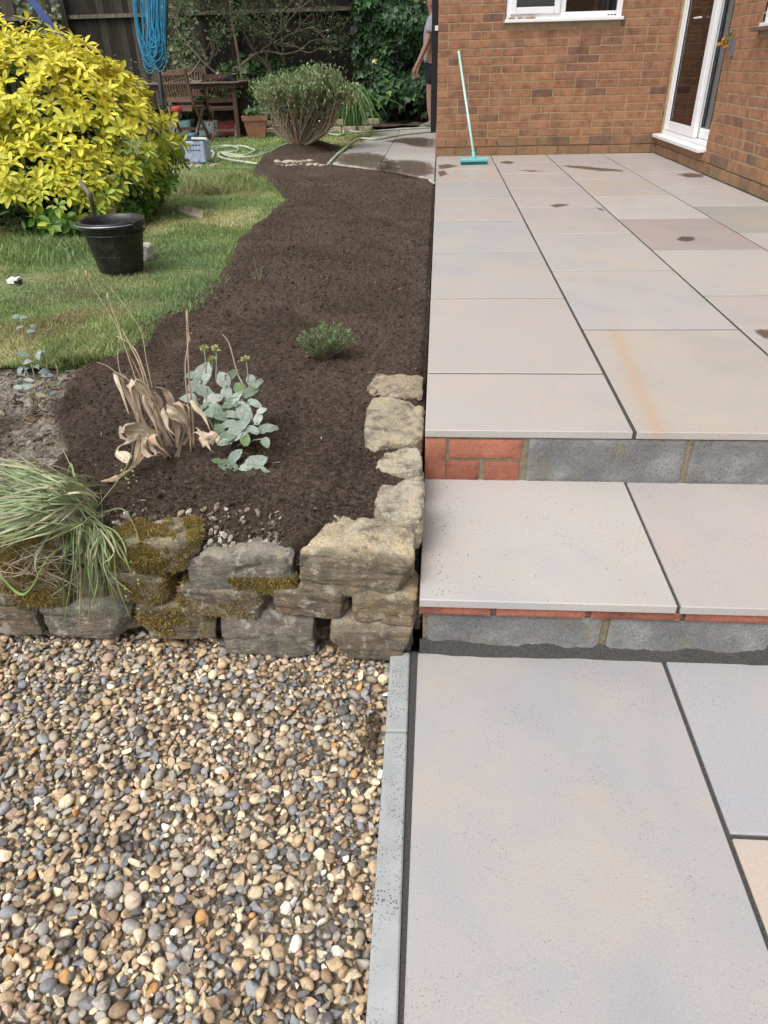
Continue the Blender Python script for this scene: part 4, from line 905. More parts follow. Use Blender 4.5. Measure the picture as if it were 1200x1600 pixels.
g = Geo(); sel_k = RS.randint(0, 24, len(PB)); cc = (PC[RS.choice(len(PC), len(PB), p=PWT)] * .88 + .12 * np.array([.28, .235, .18])) * (1.14 + .48 * RS.rand(len(PB)))[:, None]
big = PB[:, 3] > .017
def put_pebbles(g, PB, sel_k, cc, hi, TH, FH, TL, FL):
    for k in range(24):
        for m_, TT, FF in ((hi, TH, FH), (~hi, TL, FL)):
            s = (sel_k == k) & m_; q = PB[s]
            if not len(q): continue
            n = len(q); nn = np.stack([.33 * RS.randn(n), .33 * RS.randn(n), np.ones(n)], 1); d = unit(n); d[:, 2] *= .2
            R_ = frames(np.cross(nn, d), nn); asp = .62 + .38 * RS.rand(n)
            scatter(g, TT[k], FF, q[:, :3], R_, np.stack([q[:, 3] * asp, q[:, 3] * 1.05, q[:, 4]], 1), cc[s])
put_pebbles(g, PB, sel_k, cc, top, PT3, IF3, PT2, IF2)
gravel = gobj('gravel', g, pm, None, True); stuff(gravel); gravel['label'] = 'loose mixed flint gravel and pebbles below the stone wall'
# the same gravel outside the frame, coarser
g = Geo(); n = 6500; q = np.stack([-3.2 + 3.08 * RS.rand(n), -.9 + 2.2 * RS.rand(n), Z3 - .012 + .006 * RS.rand(n), .012 + .009 * RS.rand(n), .009 + .004 * RS.rand(n)], 1)
q = q[(q[:, 0] < -1.60) | (q[:, 1] < .24)]; n = len(q); put_pebbles(g, q, RS.randint(0, 24, n), PC[RS.choice(len(PC), n, p=PWT)], np.zeros(n, bool), PT3, IF3, PT2, IF2); stuff(gobj('further_pebbles', g, pm, gravel, True))
g = Geo(); box(g, -3.6, -.102, -1.0, 1.40, -.46, Z3 - .040, (.20, .165, .12)); struct(gobj('gravel_bed', g, MAT['soil']))
# bare earth showing at the kerb
g = Geo(); n = 70; P = np.stack([-.118 - np.abs(.018 * RS.randn(n)), 1.08 + .045 * RS.randn(n), Z3 - .016 + .014 * RS.rand(n)], 1); sz = .003 + .007 * RS.rand(n) ** 2
scatter(g, TV2, TF2, P, frames(unit(n), unit(n)), sz, np.array([[.13, .095, .065]]) * (.5 + RS.rand(n)[:, None])); stuff(gobj('spilt_earth', g, MAT['soil'], gravel))
# crumbs of stone and compost spilt on slabs by the wall
g = Geo(); n = 260; P = np.stack([X0 + .02 + np.abs(.05 * RS.randn(n)), 1.31 + .55 * RS.rand(n), np.full(n, Z2 + .001)], 1); P[:, 0] = np.where(RS.rand(n) < .5, X0 + .55 * RS.rand(n), P[:, 0]); sz = .0005 + .0011 * RS.rand(n) ** 2
scatter(g, TV2, TF2, P, frames(unit(n), unit(n)), sz, np.array([[.06, .045, .03]]) * (.5 + RS.rand(n)[:, None])); stuff(gobj('grit', g, MAT['soil'], step))

# ================================================================= PUDDLES AND WET PATCHES
wet, nt, b = nm('muddy_water'); at_c = nt.nodes.new('ShaderNodeAttribute'); at_c.attribute_name = 'Col'; sc_c = nt.nodes.new('ShaderNodeSeparateColor'); nt.links.new(at_c.outputs['Color'], sc_c.inputs[0]); wpos = nt.nodes.new('ShaderNodeNewGeometry').outputs['Position']
wf = ramp(nt, mth(nt, 'ADD', sc_c.outputs[0], mth(nt, 'MULTIPLY', mth(nt, 'SUBTRACT', mth(nt, 'ADD', mth(nt, 'MULTIPLY', noise_n(nt, wpos, 16, 7, .7, .6), .6), mth(nt, 'MULTIPLY', noise_n(nt, wpos, 48, 5, .75, .8), .4)), .5), 2.3)), [(.22, 0.0), (.36, .28), (.75, .46)]); b.inputs['Base Color'].default_value = (.085, .052, .026, 1); b.inputs['Roughness'].default_value = .06; b.inputs['IOR'].default_value = 1.33
tr = nt.nodes.new('ShaderNodeBsdfTransparent'); tr.inputs[0].default_value = (.80, .66, .52, 1); ms = nt.nodes.new('ShaderNodeMixShader'); nt.links.new(wf, ms.inputs[0]); tw_ = mix(nt, wf, (1.0, 1.0, 1.0), (.66, .55, .46)); nt.links.new(tw_, tr.inputs[0]); out = nt.nodes['Material Output']
nt.links.new(tr.outputs[0], ms.inputs[1]); nt.links.new(b.outputs[0], ms.inputs[2]); nt.links.new(ms.outputs[0], out.inputs[0]); bump(nt, b, noise_n(nt, coord(nt), 14, 2, .5), .06, .002)
def puddle(pts, lab, z=.0022, grow=.0, wob=.018, par=None):
    Q = np.array([GZ(px, py, z)[:2] for px, py in pts]); Q = np.vstack([Q, Q[:1]]); S = np.linspace(0, 1, 1 + 14 * (len(Q) - 1)); s = np.linspace(0, 1, len(Q)); X = np.interp(S, s, Q[:, 0])[:-1]; Y_ = np.interp(S, s, Q[:, 1])[:-1]
    c = np.array([X.mean(), Y_.mean()]); d = np.stack([X, Y_], 1) - c; L = np.linalg.norm(d, axis=1)[:, None]; w = wob * min(1, L.mean() * 3)
    d = d * (1 + (w * 5) * fbm(xyz(X * 9, Y_ * 9), 3, 77)[:, None]) + d / (L + 1e-6) * w * vnoise(xyz(X * 30, Y_ * 30), 78)[:, None] * .3
    m_ = len(d); g = Geo(); rings = [(.02, 1), (.35, 1), (.6, .9), (.85, .55), (1.18, 0)]; V = np.concatenate([np.concatenate([d * s, np.zeros((m_, 1))], 1) for s, _ in rings]); C = np.repeat([[a] * 3 for _, a in rings], m_, 0)
    F = [(j * m_ + i, (j + 1) * m_ + i, (j + 1) * m_ + (i + 1) % m_, j * m_ + (i + 1) % m_) for j in range(4) for i in range(m_)]
    if np.cross(np.append(d[0], 0), np.append(d[m_ // 4], 0))[2] < 0: F = [f[::-1] for f in F]
    g.add(V, F, C); o = gobj('puddle', g, wet, None, loc=(c[0], c[1], z)); tag(o, lab, 'puddle', 'muddy puddles left on the slabs'); o['kind'] = 'stuff'; return o
puddle([(520, 250), (532, 240), (575, 238), (600, 243), (612, 250), (622, 257), (612, 270), (596, 266), (560, 260), (530, 256)], 'brown puddle spread across the curved corner of the side path')
puddle([(592, 267), (600, 251), (640, 250), (668, 253), (678, 262), (676, 273), (650, 276), (620, 271)], 'larger brown puddle by the corner of the brick house')
puddle([(598, 221), (628, 215), (660, 214), (679, 218), (679, 231), (650, 229), (625, 223)], 'dark puddle on the side path below the gate')
puddle([(684, 258), (700, 256), (716, 259), (700, 263), (686, 264)], 'thin brown puddle trailing to the broom')
puddle([(683, 268), (694, 266), (700, 272), (688, 276)], 'small damp stain at the joint beside the bed')
puddle([(780, 253), (792, 251), (806, 253), (797, 256), (784, 255)], 'small brown mark on the slab right of the broom')
puddle([(872, 259), (900, 258), (935, 262), (972, 265), (973, 268), (940, 267), (900, 263)], 'long thin brown puddle in the third column of slabs')
puddle([(1056, 272), (1078, 270), (1100, 272), (1098, 277), (1076, 277)], 'oval brown puddle in the slab nearest the door')
puddle([(858, 321), (870, 318), (890, 319), (882, 322), (868, 324)], 'boot shaped muddy mark at the middle of the terrace', wob=.03)
puddle([(930, 324), (938, 325), (945, 329), (938, 328)], 'tiny muddy mark at the slab corner', wob=.02)
puddle([(1055, 373), (1066, 369), (1082, 370), (1088, 375), (1075, 377), (1062, 376)], 'muddy footprint on the mauve slab', wob=.04)
puddle([(1178, 516), (1200, 514), (1214, 522), (1212, 532), (1192, 527)], 'muddy mark at the right hand end of the front slabs', wob=.03)
puddle([(808, 265), (828, 266), (852, 267), (830, 268.5)], 'faint wet streak near the house wall', wob=.02)
print('rocks done')

# ================================================================= GOLDEN SHRUB (front left)
LV = []; LFc = []
for i, (t, w, zz) in enumerate(((0, .03, 0), (.3, .30, .03), (.62, .42, .02), (.88, .24, -.03), (1, 0.0, -.07))):
    if i == 4: LV.append((0, 1, zz))
    else: LV += [(-w * .5, t, zz + w * .10), (0, t, zz - .02), (w * .5, t, zz + w * .10)]
for i in range(3):
    for k in (0, 1): LFc.append((3 * i + k, 3 * i + k + 1, 3 * i + k + 4, 3 * i + k + 3))
LFt = [f for q in LFc for f in ((q[0], q[1], q[2]), (q[0], q[2], q[3]))] + [(9, 10, 12), (10, 11, 12)]
LEAF_V, LEAF_F = np.array(LV), np.array(LFt)
shrub = thing('golden_shrub', 'big rounded shrub with bright yellow leaf rosettes at the left edge of the lawn', 'shrub', (-2.95, 5.65, -.06))
so = np.array([-2.95, 5.65, -.06])
def lobes(P_, lob):
    return lob
LOB = [((-3.0, 5.75, .42), (.98, .75, .70)), ((-2.66, 5.45, .18), (.52, .62, .52)), ((-3.55, 5.55, .45), (.95, .80, .68)), ((-2.85, 5.15, .12), (.62, .48, .42)), ((-2.82, 5.7, .60), (.60, .6, .42)), ((-3.35, 4.95, .10), (.80, .52, .44)), ((-4.3, 5.6, .4), (.8, .8, .6))]
P = []; Nn = []
for (c, rr) in LOB:
    m_ = int(1700 * (rr[0] * rr[2])); d = unit(m_ * 2); d = d[(d[:, 2] > -.75)][:m_]; q = np.array(c) + d * np.array(rr) * (1 + .05 * vnoise(d * 4 + c[0], 5)[:, None]) * (.90 + .12 * RS.rand(len(d)))[:, None]
    P.append(q); Nn.append(d / np.array(rr))
P = np.concatenate(P); Nn = np.concatenate(Nn); Nn /= np.linalg.norm(Nn, axis=1)[:, None]
keep = np.ones(len(P), bool)
for (c, rr) in LOB: keep &= (((P - np.array(c)) / np.array(rr)) ** 2).sum(1) > .72
keep &= (P[:, 2] > -.045) & (P[:, 1] < 6.2); P, Nn = P[keep], Nn[keep]
# gaps: the shaded hollows between the branches
gapn = fbm(P * 2.2, 3, 88); keep = gapn > -.34; P, Nn, gapn = P[keep], Nn[keep], gapn[keep]
sh = RS.rand(len(P)) < .09; P[sh] += Nn[sh] * (.03 + .09 * RS.rand(sh.sum()))[:, None] + np.array([0, 0, .03])
print('rosettes', len(P))
front_ = np.where((P[:, 1] < 5.75) & (P[:, 0] > -3.4), P[:, 1], 99); order = np.argsort(front_)
sp_ = []; LP, LD, LN, LS, LC = [], [], [], [], []
YEL, LIM, GRN = np.array([.76, .69, .075]), np.array([.42, .56, .09]), np.array([.09, .20, .035])
for i in range(len(P)):
    p = P[i]; n_ = Nn[i] + np.array([0, 0, .55]) + .25 * RS.randn(3); n_ /= np.linalg.norm(n_)
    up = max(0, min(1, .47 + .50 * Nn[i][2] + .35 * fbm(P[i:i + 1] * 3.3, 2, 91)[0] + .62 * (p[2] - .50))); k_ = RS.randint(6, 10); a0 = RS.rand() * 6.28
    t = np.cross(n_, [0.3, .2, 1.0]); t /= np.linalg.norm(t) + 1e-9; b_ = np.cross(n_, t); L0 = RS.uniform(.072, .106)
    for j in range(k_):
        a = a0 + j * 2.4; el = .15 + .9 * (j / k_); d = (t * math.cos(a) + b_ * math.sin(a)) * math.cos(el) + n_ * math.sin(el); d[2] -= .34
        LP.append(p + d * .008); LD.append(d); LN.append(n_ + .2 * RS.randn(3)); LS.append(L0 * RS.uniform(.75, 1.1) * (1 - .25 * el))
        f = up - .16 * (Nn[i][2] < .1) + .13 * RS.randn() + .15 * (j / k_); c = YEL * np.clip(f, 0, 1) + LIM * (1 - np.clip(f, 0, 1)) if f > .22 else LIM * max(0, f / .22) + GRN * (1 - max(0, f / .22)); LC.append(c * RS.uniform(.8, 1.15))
# inner, older green leaves
q = []
for (c, rr) in LOB:
    d = unit(300); q.append(np.array(c) + d * np.array(rr) * (.62 + .25 * RS.rand(300))[:, None])
q = np.concatenate(q); q = q[(q[:, 2] > -.03) & (q[:, 1] < 6.1)]
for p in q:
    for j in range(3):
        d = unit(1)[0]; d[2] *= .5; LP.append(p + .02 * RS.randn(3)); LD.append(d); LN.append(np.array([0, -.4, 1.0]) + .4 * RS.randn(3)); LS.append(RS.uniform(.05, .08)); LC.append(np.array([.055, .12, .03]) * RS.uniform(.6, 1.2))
LP, LD, LN, LS, LC = map(np.array, (LP, LD, LN, LS, LC))
px_ = (LP - [0, 0, CAMZ]) @ RC.T; dist = px_[:, 2]; sx_ = 600 + FOC * px_[:, 0] / dist; sy_ = 800 + FOC * px_[:, 1] / dist
cand = np.where((sx_ > 0) & (sx_ < 260) & (sy_ > 30) & (LD @ np.array([0, -1.0, .2]) > -.2) & (LC[:, 0] > .15) & (LP[:, 1] < 5.75))[0]
# the nearest leaves one by one, the rest joined
LME = []
for k in range(4):
    gg = Geo(); gg.add(LEAF_V * np.array([1 + .12 * k - .2, 1, 1 + .5 * k]), LEAF_F); LME.append(gg.mesh('leaf', MAT['obleaf'], True))
RT = frames(LD, LN); ind = cand[np.argsort(dist[cand] - .0 * LS[cand])][:300]; mask = np.ones(len(LP), bool); mask[ind] = False
for i in ind:
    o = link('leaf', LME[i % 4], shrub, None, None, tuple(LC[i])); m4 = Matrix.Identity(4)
    for a in range(3):
        for b2 in range(3): m4[a][b2] = RT[i][a][b2] * LS[i]
        m4[a][3] = LP[i][a] - so[a]
    o.matrix_basis = m4
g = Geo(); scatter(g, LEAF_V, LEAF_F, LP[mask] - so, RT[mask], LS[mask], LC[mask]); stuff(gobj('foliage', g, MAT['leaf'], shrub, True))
g = Geo(); bc = (.09, .075, .055)
for k in range(34):
    c, rr = LOB[k % len(LOB)]; e = np.array(c) + unit(1)[0] * np.array(rr) * .8; e[2] = max(e[2], .1); b0 = np.array([-3.0 + .25 * rnd.uniform(-1, 1), 5.7 + .2 * rnd.uniform(-1, 1), -.07]); mid = b0 * .5 + e * .5 + np.array([0, 0, .1]) + .08 * RS.randn(3)
    tube(g, spline([b0, mid, e], 8) - so, np.linspace(.016, .004, 8), 5, bc)
gobj('branches', g, MAT['bark'], shrub, True)

# ================================================================= WITHERED PLANT WITH STRAP LEAVES (bed, front)
def zpt(px, py, y): return GY(px, py, y)
def z5(x, y): return (100 + x / 3.4286, 420 + y / 3.4286)     # a reading frame over the photograph
dead = thing('withered_plant', 'withered plant with papery tan strap leaves and dry stalks collapsed in the dark bed', 'plant', tuple(GZ(262, 712, -.06)))
do = GZ(262, 712, -.06)
STR = [  # (pixel path in reading frame, widths start..end, y at base, y at tip, tone)
 ([(560, 1000), (470, 880), (400, 760), (380, 640), (352, 615), (372, 660), (395, 775)], (26, 34, 12), 1.80, 1.72, 0),
 ([(420, 860), (352, 700), (300, 590), (275, 560), (300, 640), (335, 770)], (10, 40, 6), 1.80, 1.74, 1),
 ([(600, 930), (540, 840), (470, 700), (420, 620), (370, 600), (352, 640), (380, 740), (400, 790)], (24, 52, 14), 1.79, 1.70, 0),
 ([(560, 940), (510, 800), (480, 720), (440, 690), (480, 790), (510, 900)], (22, 40, 8), 1.78, 1.70, 2),
 ([(600, 1010), (640, 900), (655, 830), (600, 770), (530, 775), (545, 840), (590, 900)], (44, 58, 10), 1.76, 1.70, 1),
 ([(585, 860), (590, 760), (560, 680), (510, 640), (490, 655), (520, 740)], (16, 44, 10), 1.78, 1.73, 2),
 ([(575, 1010), (520, 930), (450, 870), (370, 845), (305, 860), (300, 905), (350, 920)], (24, 62, 46), 1.74, 1.66, 1),
 ([(500, 880), (420, 940), (380, 1040), (330, 1095), (260, 1130), (195, 1135)], (40, 70, 6), 1.74, 1.62, 0),
 ([(400, 880), (330, 930), (290, 980), (330, 1010), (350, 1025)], (30, 60, 20), 1.72, 1.64, 1),
 ([(560, 1000), (500, 930), (440, 890), (470, 960), (490, 995)], (30, 34, 10), 1.74, 1.68, 2),
 ([(700, 960), (660, 850), (640, 770), (600, 720), (640, 760), (655, 850)], (24, 46, 16), 1.76, 1.72, 0),
 ([(690, 700), (740, 790), (790, 880), (825, 900), (790, 940)], (20, 36, 40), 1.74, 1.68, 1),
 ([(710, 840), (740, 900), (770, 950), (795, 985)], (24, 34, 8), 1.72, 1.66, 0),
 ([(600, 960), (615, 860), (600, 780), (620, 730), (665, 740), (670, 800)], (20, 44, 14), 1.77, 1.73, 2),
 ([(640, 940), (690, 880), (740, 880), (800, 905), (815, 940)], (20, 50, 30), 1.73, 1.68, 0),
 ([(590, 960), (540, 880), (505, 790), (500, 700), (470, 660), (520, 700), (525, 780)], (18, 40, 10), 1.79, 1.74, 2),
 ([(540, 960), (440, 930), (460, 1000), (540, 990)], (20, 26, 10), 1.72, 1.67, 0),
 ([(400, 850), (430, 900), (470, 930), (575, 1010)], (50, 60, 14), 1.71, 1.69, 1),
]
SK = [  # stalks
 ([(420, 800), (375, 560), (300, 350), (255, 260), (160, 110), (120, 30)], 5, 1.80, 1.95), ([(440, 780), (385, 590), (320, 400), (285, 290), (250, 200), (238, 140)], 7, 1.80, 1.92),
 ([(410, 850), (330, 640), (290, 500), (295, 350), (308, 180)], 5, 1.80, 1.93), ([(475, 650), (440, 480), (415, 340), (350, 230), (250, 105)], 5, 1.78, 1.90), ([(470, 830), (420, 560), (360, 420), (310, 320)], 12, 1.79, 1.86),
 ([(500, 860), (455, 640), (400, 470), (350, 400), (280, 360)], 11, 1.79, 1.85), ([(350, 600), (280, 555), (230, 520), (175, 500)], 6, 1.76, 1.76), ([(695, 950), (690, 800), (672, 600), (662, 400), (655, 240)], 12, 1.75, 1.83),
 ([(680, 980), (672, 820), (655, 640), (650, 500), (668, 380), (660, 250)], 9, 1.74, 1.82), ([(520, 900), (470, 740), (400, 560), (300, 360)], 8, 1.79, 1.86), ([(370, 640), (330, 580), (270, 550)], 9, 1.74, 1.73)]
DT = [(.58, .46, .34), (.62, .52, .38), (.50, .38, .30)]
def papery(Q, w, c):
    m = len(Q); T = np.gradient(Q, axis=0); T /= np.linalg.norm(T, axis=1)[:, None] + 1e-9; s0 = np.array([1, .25, .1]); roll = rnd.uniform(.5, 1.5); tw = rnd.uniform(-1.3, 1.3); a0 = rnd.uniform(-.4, .4); V = []; C = []; K = 9; se = rnd.randrange(99)
    for i in range(m):
        s = s0 - T[i] * s0.dot(T[i]); s /= np.linalg.norm(s); nn = np.cross(s, T[i]); t = i / m; a = a0 + tw * t + .25 * math.sin(t * 9 + se); ss = s * math.cos(a) + nn * math.sin(a); n2 = np.cross(ss, T[i])
        for k in range(K):
            u = -1 + 2 * k / (K - 1); th = u * roll * (.6 + .5 * math.sin(t * 7 + se)); x = math.sin(th) / max(roll, .4) * .6; z = (1 - math.cos(th)) / max(roll, .4) * .6
            V.append(Q[i] + ss * w[i] * x + n2 * w[i] * (z + .05 * math.sin(u * 9 + se)))
            C.append((t * 2.2, u * 4.5, se))
    nz = fbm(np.array(C) * np.array([1, 1.6, 1]), 3, se) ; blo = vnoise(np.array(C) * np.array([3.0, .5, 1]), se + 7); col = c[None] * (1 + .55 * nz[:, None]) * (1 + .25 * blo[:, None]); col[blo > .55] *= np.array([.62, .5, .42])
    F = np.array([(i * K + k, i * K + k + 1, (i + 1) * K + k + 1, (i + 1) * K + k) for i in range(m - 1) for k in range(K - 1)]); g = Geo(); g.add(V, F, np.clip(col, .02, .8)); gobj('leaf', g, MAT['leaf'], dead, True)
for pts, ws, yb, yt, tn in STR:
    n = 22; W3 = []
    for i, p in enumerate(pts):
        t = i / (len(pts) - 1); W3.append(zpt(*z5(*p), yb + (yt - yb) * t))
    Q = spline(W3, n); w = np.interp(np.linspace(0, 1, n), [0, .5, 1], np.array(ws)) / 3.43 / FOC * 1.95 * 1.35; w *= 1 + .12 * vnoise(xyz(np.linspace(0, 9, n), yb * 50), 3)
    Q = Q + .004 * np.stack([vnoise(xyz(np.linspace(0, 8, n), yb * 90 + j * 7), 5 + j) for j in range(3)], 1); Q[:, 2] = np.maximum(Q[:, 2], -.052)
    n = 44; Q = spline(Q, n); w = np.interp(np.linspace(0, 1, n), np.linspace(0, 1, 22), w); papery(Q - do, w, np.array(DT[tn]) * rnd.uniform(.85, 1.2))
for pts, w, yb, yt in SK:
    W3 = [zpt(*z5(*p), yb + (yt - yb) * i / (len(pts) - 1)) for i, p in enumerate(pts)]; Q = spline(W3, 16); g = Geo(); tube(g, Q - do, np.linspace(1, .45, 16) * w / 3.43 / FOC * 1.0, 6, (.40, .31, .21)); gobj('stalk', g, MAT['bark'], dead, True)
for px, py in (z5(120, 28), z5(236, 150), z5(660, 242), z5(672, 375)):
    g = Geo(); g.add(I2 * np.array([.0035, .0035, .011]), IF2, (.46, .37, .22)); gobj('seed_head', g, MAT['bark'], dead, True, loc=zpt(px, py, 1.88) - do)

# ================================================================= SILVER-LEAVED PLANT BESIDE IT
silver = thing('silver_leaf_plant', 'low plant of broad silvery green leaves with pale flower heads growing in the bed', 'plant', tuple(GZ(372, 720, -.06))); so2 = GZ(372, 720, -.06)
def oval_mesh(k, lobed=0.0):
    r = np.random.RandomState(900 + k); nu, nv = 13, 11; V = []
    for i in range(nu):
        t = i / (nu - 1); w = (.27 + .035 * (k % 3)) * math.sin(PI * min(1, t * .93 + .07) ** .9) ** .75 + .015
        for j in range(nv):
            s = -1 + 2 * j / (nv - 1); ww = w * (1 + lobed * .12 * math.sin(t * 26))
            z = .16 * s * s * w - .30 * (t - .35) ** 2 * (.6 + .25 * k % 3) + .032 * math.cos(s * 9 + k) * math.cos(t * 19 + s * 3) + .09 * k / 6 * math.sin(t * 5 + s * 2 + k) - .035 * math.exp(-(s * 5) ** 2)
            V.append((s * ww, t, z + .015 * r.randn()))
    F = [(i * nv + j, i * nv + j + 1, (i + 1) * nv + j + 1, (i + 1) * nv + j) for i in range(nu - 1) for j in range(nv - 1)]
    g = Geo(); g.add(V, F); return g.mesh('leaf', slm, True)
slm = leafM('silver_leaf', 'obj', rough=.75, trans=.12, vary=.28, vscale=7, spec=.25)
_nt = slm.node_tree; _b = _nt.nodes['Principled BSDF']; _v = _nt.nodes.new('ShaderNodeTexVoronoi'); _v.feature = 'DISTANCE_TO_EDGE'; _v.inputs['Scale'].default_value = 13; _nt.links.new(coord(_nt), _v.inputs['Vector'])
_c = _b.inputs['Base Color'].links[0].from_socket; _m = mix(_nt, 1.0, _c, ramp(_nt, _v.outputs['Distance'], [(0, .80), (.14, 1.15)]), 'MULTIPLY'); _nt.links.new(_m, _b.inputs['Base Color']); bump(_nt, _b, _v.outputs['Distance'], .4, .04)
OV = [oval_mesh(k, 0) for k in range(6)]
SL = [(745, 560, 150, 80), (690, 570, 90, 175), (850, 590, 110, 120), (900, 565, 100, 60), (1030, 615, 90, 60), (660, 690, 100, 180), (740, 650, 110, 150), (800, 700, 120, 20), (900, 720, 110, 200), (960, 760, 150, 120), (1020, 720, 90, -20), (790, 760, 110, 190), (920, 690, 90, 60), (1000, 660, 100, 30), (930, 880, 140, 20), (860, 930, 80, 200), (1090, 855, 120, 10), (1040, 800, 80, 80), (870, 1050, 110, 150), (920, 1000, 80, 60), (1030, 1040, 120, 40), (1050, 1110, 130, -20), (980, 1060, 80, 200), (830, 850, 70, 120), (890, 830, 80, 20), (970, 910, 70, 100), (1080, 930, 60, -70), (820, 1030, 70, 160), (760, 730, 80, 40), (870, 660, 90, 90), (1010, 860, 80, 140), (700, 620, 90, 60), (940, 640, 80, 130), (840, 790, 90, 170), (900, 780, 80, -10), (1000, 590, 70, 110), (780, 680, 90, 110), (1060, 760, 60, 20), (880, 900, 90, 30), (960, 830, 90, 60)]
for i, (x, y, L, an) in enumerate(SL):
    px, py = z5(x, y); yb = np.interp(py, [560, 640, 700, 750], [2.04, 1.86, 1.75, 1.67]); p = GY(px, py, yb); p[2] = max(p[2], -.045); L3 = L / 3.43 / FOC * 2.05 * rnd.uniform(.9, 1.3); a = math.radians(an)
    d = np.array([math.cos(a), math.sin(a) * .7, math.sin(a) * .45 + rnd.uniform(-.05, .3)]); d /= np.linalg.norm(d); nn = np.array([rnd.uniform(-.3, .3), -.45 + rnd.uniform(-.3, .2), 1.0])
    R_ = frames(d[None], nn[None])[0]; base_ = p - d * L3 * .5; c = np.array([(.38, .43, .38), (.29, .345, .28), (.46, .50, .45), (.21, .28, .19), (.33, .385, .33)][i % 5]) * rnd.uniform(.85, 1.1)
    if i in (27, 25, 32): c = np.array([.20, .28, .13])
    o = link('leaf', OV[i % 6], silver, None, None, tuple(c)); m4 = Matrix.Identity(4)
    for a_ in range(3):
        for b2 in range(3): m4[a_][b2] = R_[a_][b2] * L3
        m4[a_][3] = base_[a_] - so2[a_]
    o.matrix_basis = m4
    g = Geo(); root = GZ(*z5(900 + .25 * (x - 900), max(y + 60, 900) * .5 + 480), -.065); tube(g, spline([root, (root + base_) / 2 + [0, 0, .01], base_ + d * .005], 6) - so2, .0022, 5, (.26, .32, .24)); gobj('stem', g, MAT['bark'], silver, True)
for (x, y, x2_, y2_) in ((750, 430, 760, 560), (815, 435, 812, 600), (975, 490, 985, 610), (792, 492, 790, 560)):
    A = GY(*z5(x, y), 1.93); B = GY(*z5(x2_, y2_), 1.92); g = Geo(); tube(g, spline([B, (A + B) / 2 + [.002, 0, 0], A], 6) - so2, .0022, 5, (.28, .33, .24)); st = gobj('flower_stem', g, MAT['bark'], silver, True)
    g = Geo(); n = 46; dd = unit(n); dd[:, 2] = np.abs(dd[:, 2]); scatter(g, LEAF_V, LEAF_F, np.tile(A - so2, (n, 1)) + dd * .002, frames(dd, unit(n)), .008 + .008 * RS.rand(n), np.array([[.48, .50, .22]]) * (.7 + .5 * RS.rand(n)[:, None])); gobj('flower', g, MAT['leaf'], st)
A = [zpt(*z5(*p), y_) for p, y_ in (((970, 640), 1.86), ((930, 560), 1.88), ((900, 450), 1.90), ((880, 390), 1.92), ((848, 350), 1.93))]; g = Geo(); tube(g, spline(A, 14) - so2, np.linspace(.003, .0015, 14), 5, (.32, .25, .19)); gobj('stalk', g, MAT['bark'], silver, True)

# ================================================================= SMALL SILVER SPRIG (left of the bed)
sprig = thing('silver_sprig', 'straggly silver leaved sprig on bare earth at the left corner of the bed', 'plant', tuple(GZ(62, 640, -.08))); so3 = GZ(62, 640, -.08)
def z6(x, y): return (x / 4.8, 480 + y / 4.8)
SP = [([(280, 740), (270, 640), (260, 520), (220, 380), (180, 240), (160, 100)], ), ([(260, 700), (230, 560), (180, 440), (120, 320)], ), ([(290, 720), (330, 600), (350, 440), (360, 220)], ), ([(300, 700), (370, 600), (430, 500), (420, 420)], ), ([(250, 720), (200, 640), (150, 600)], )]
for (pts,) in SP:
    Q = spline([GY(*z6(*p), 2.12 + .02 * i) for i, p in enumerate(pts)], 14); g = Geo(); tube(g, Q - so3, np.linspace(.003, .0012, 14), 5, (.26, .22, .16)); gobj('stem', g, MAT['bark'], sprig, True)
for (x, y, L) in ((110, 70, 60), (170, 80, 70), (150, 150, 50), (230, 180, 60), (240, 140, 40), (310, 200, 60), (350, 210, 50), (170, 350, 70), (290, 350, 90), (320, 340, 60), (150, 470, 80), (170, 500, 90), (200, 460, 60), (270, 440, 80), (150, 540, 80), (210, 545, 70), (350, 510, 90), (300, 560, 80), (240, 600, 100), (250, 640, 110), (290, 620, 90), (130, 600, 80), (350, 600, 70), (380, 580, 70), (400, 640, 60), (200, 410, 60), (330, 480, 70), (190, 600, 90), (310, 660, 80), (440, 560, 60)):
    p = GY(*z6(x, y), 2.11 + rnd.uniform(-.04, .05)); an = rnd.uniform(0, 360); a = math.radians(an); L3 = L / 4.8 / FOC * 2.4 * 1.15; d = np.array([math.cos(a), math.sin(a) * .8, rnd.uniform(-.2, .5)]); nn = np.array([rnd.uniform(-.4, .4), -.5, 1.0]); R_ = frames(d[None], nn[None])[0]
    c = np.array([(.36, .42, .39), (.28, .35, .31), (.24, .31, .26)][rnd.randrange(3)]) if y < 560 or rnd.random() < .7 else np.array([.34, .30, .2]); o = link('leaf', OV[rnd.randrange(6)], sprig, None, None, tuple(c)); m4 = Matrix.Identity(4); p = p - d * L3 * .5
    for a_ in range(3):
        for b2 in range(3): m4[a_][b2] = R_[a_][b2] * L3 * (.75 if b2 == 0 else 1)
        m4[a_][3] = p[a_] - so3[a_]
    o.matrix_basis = m4

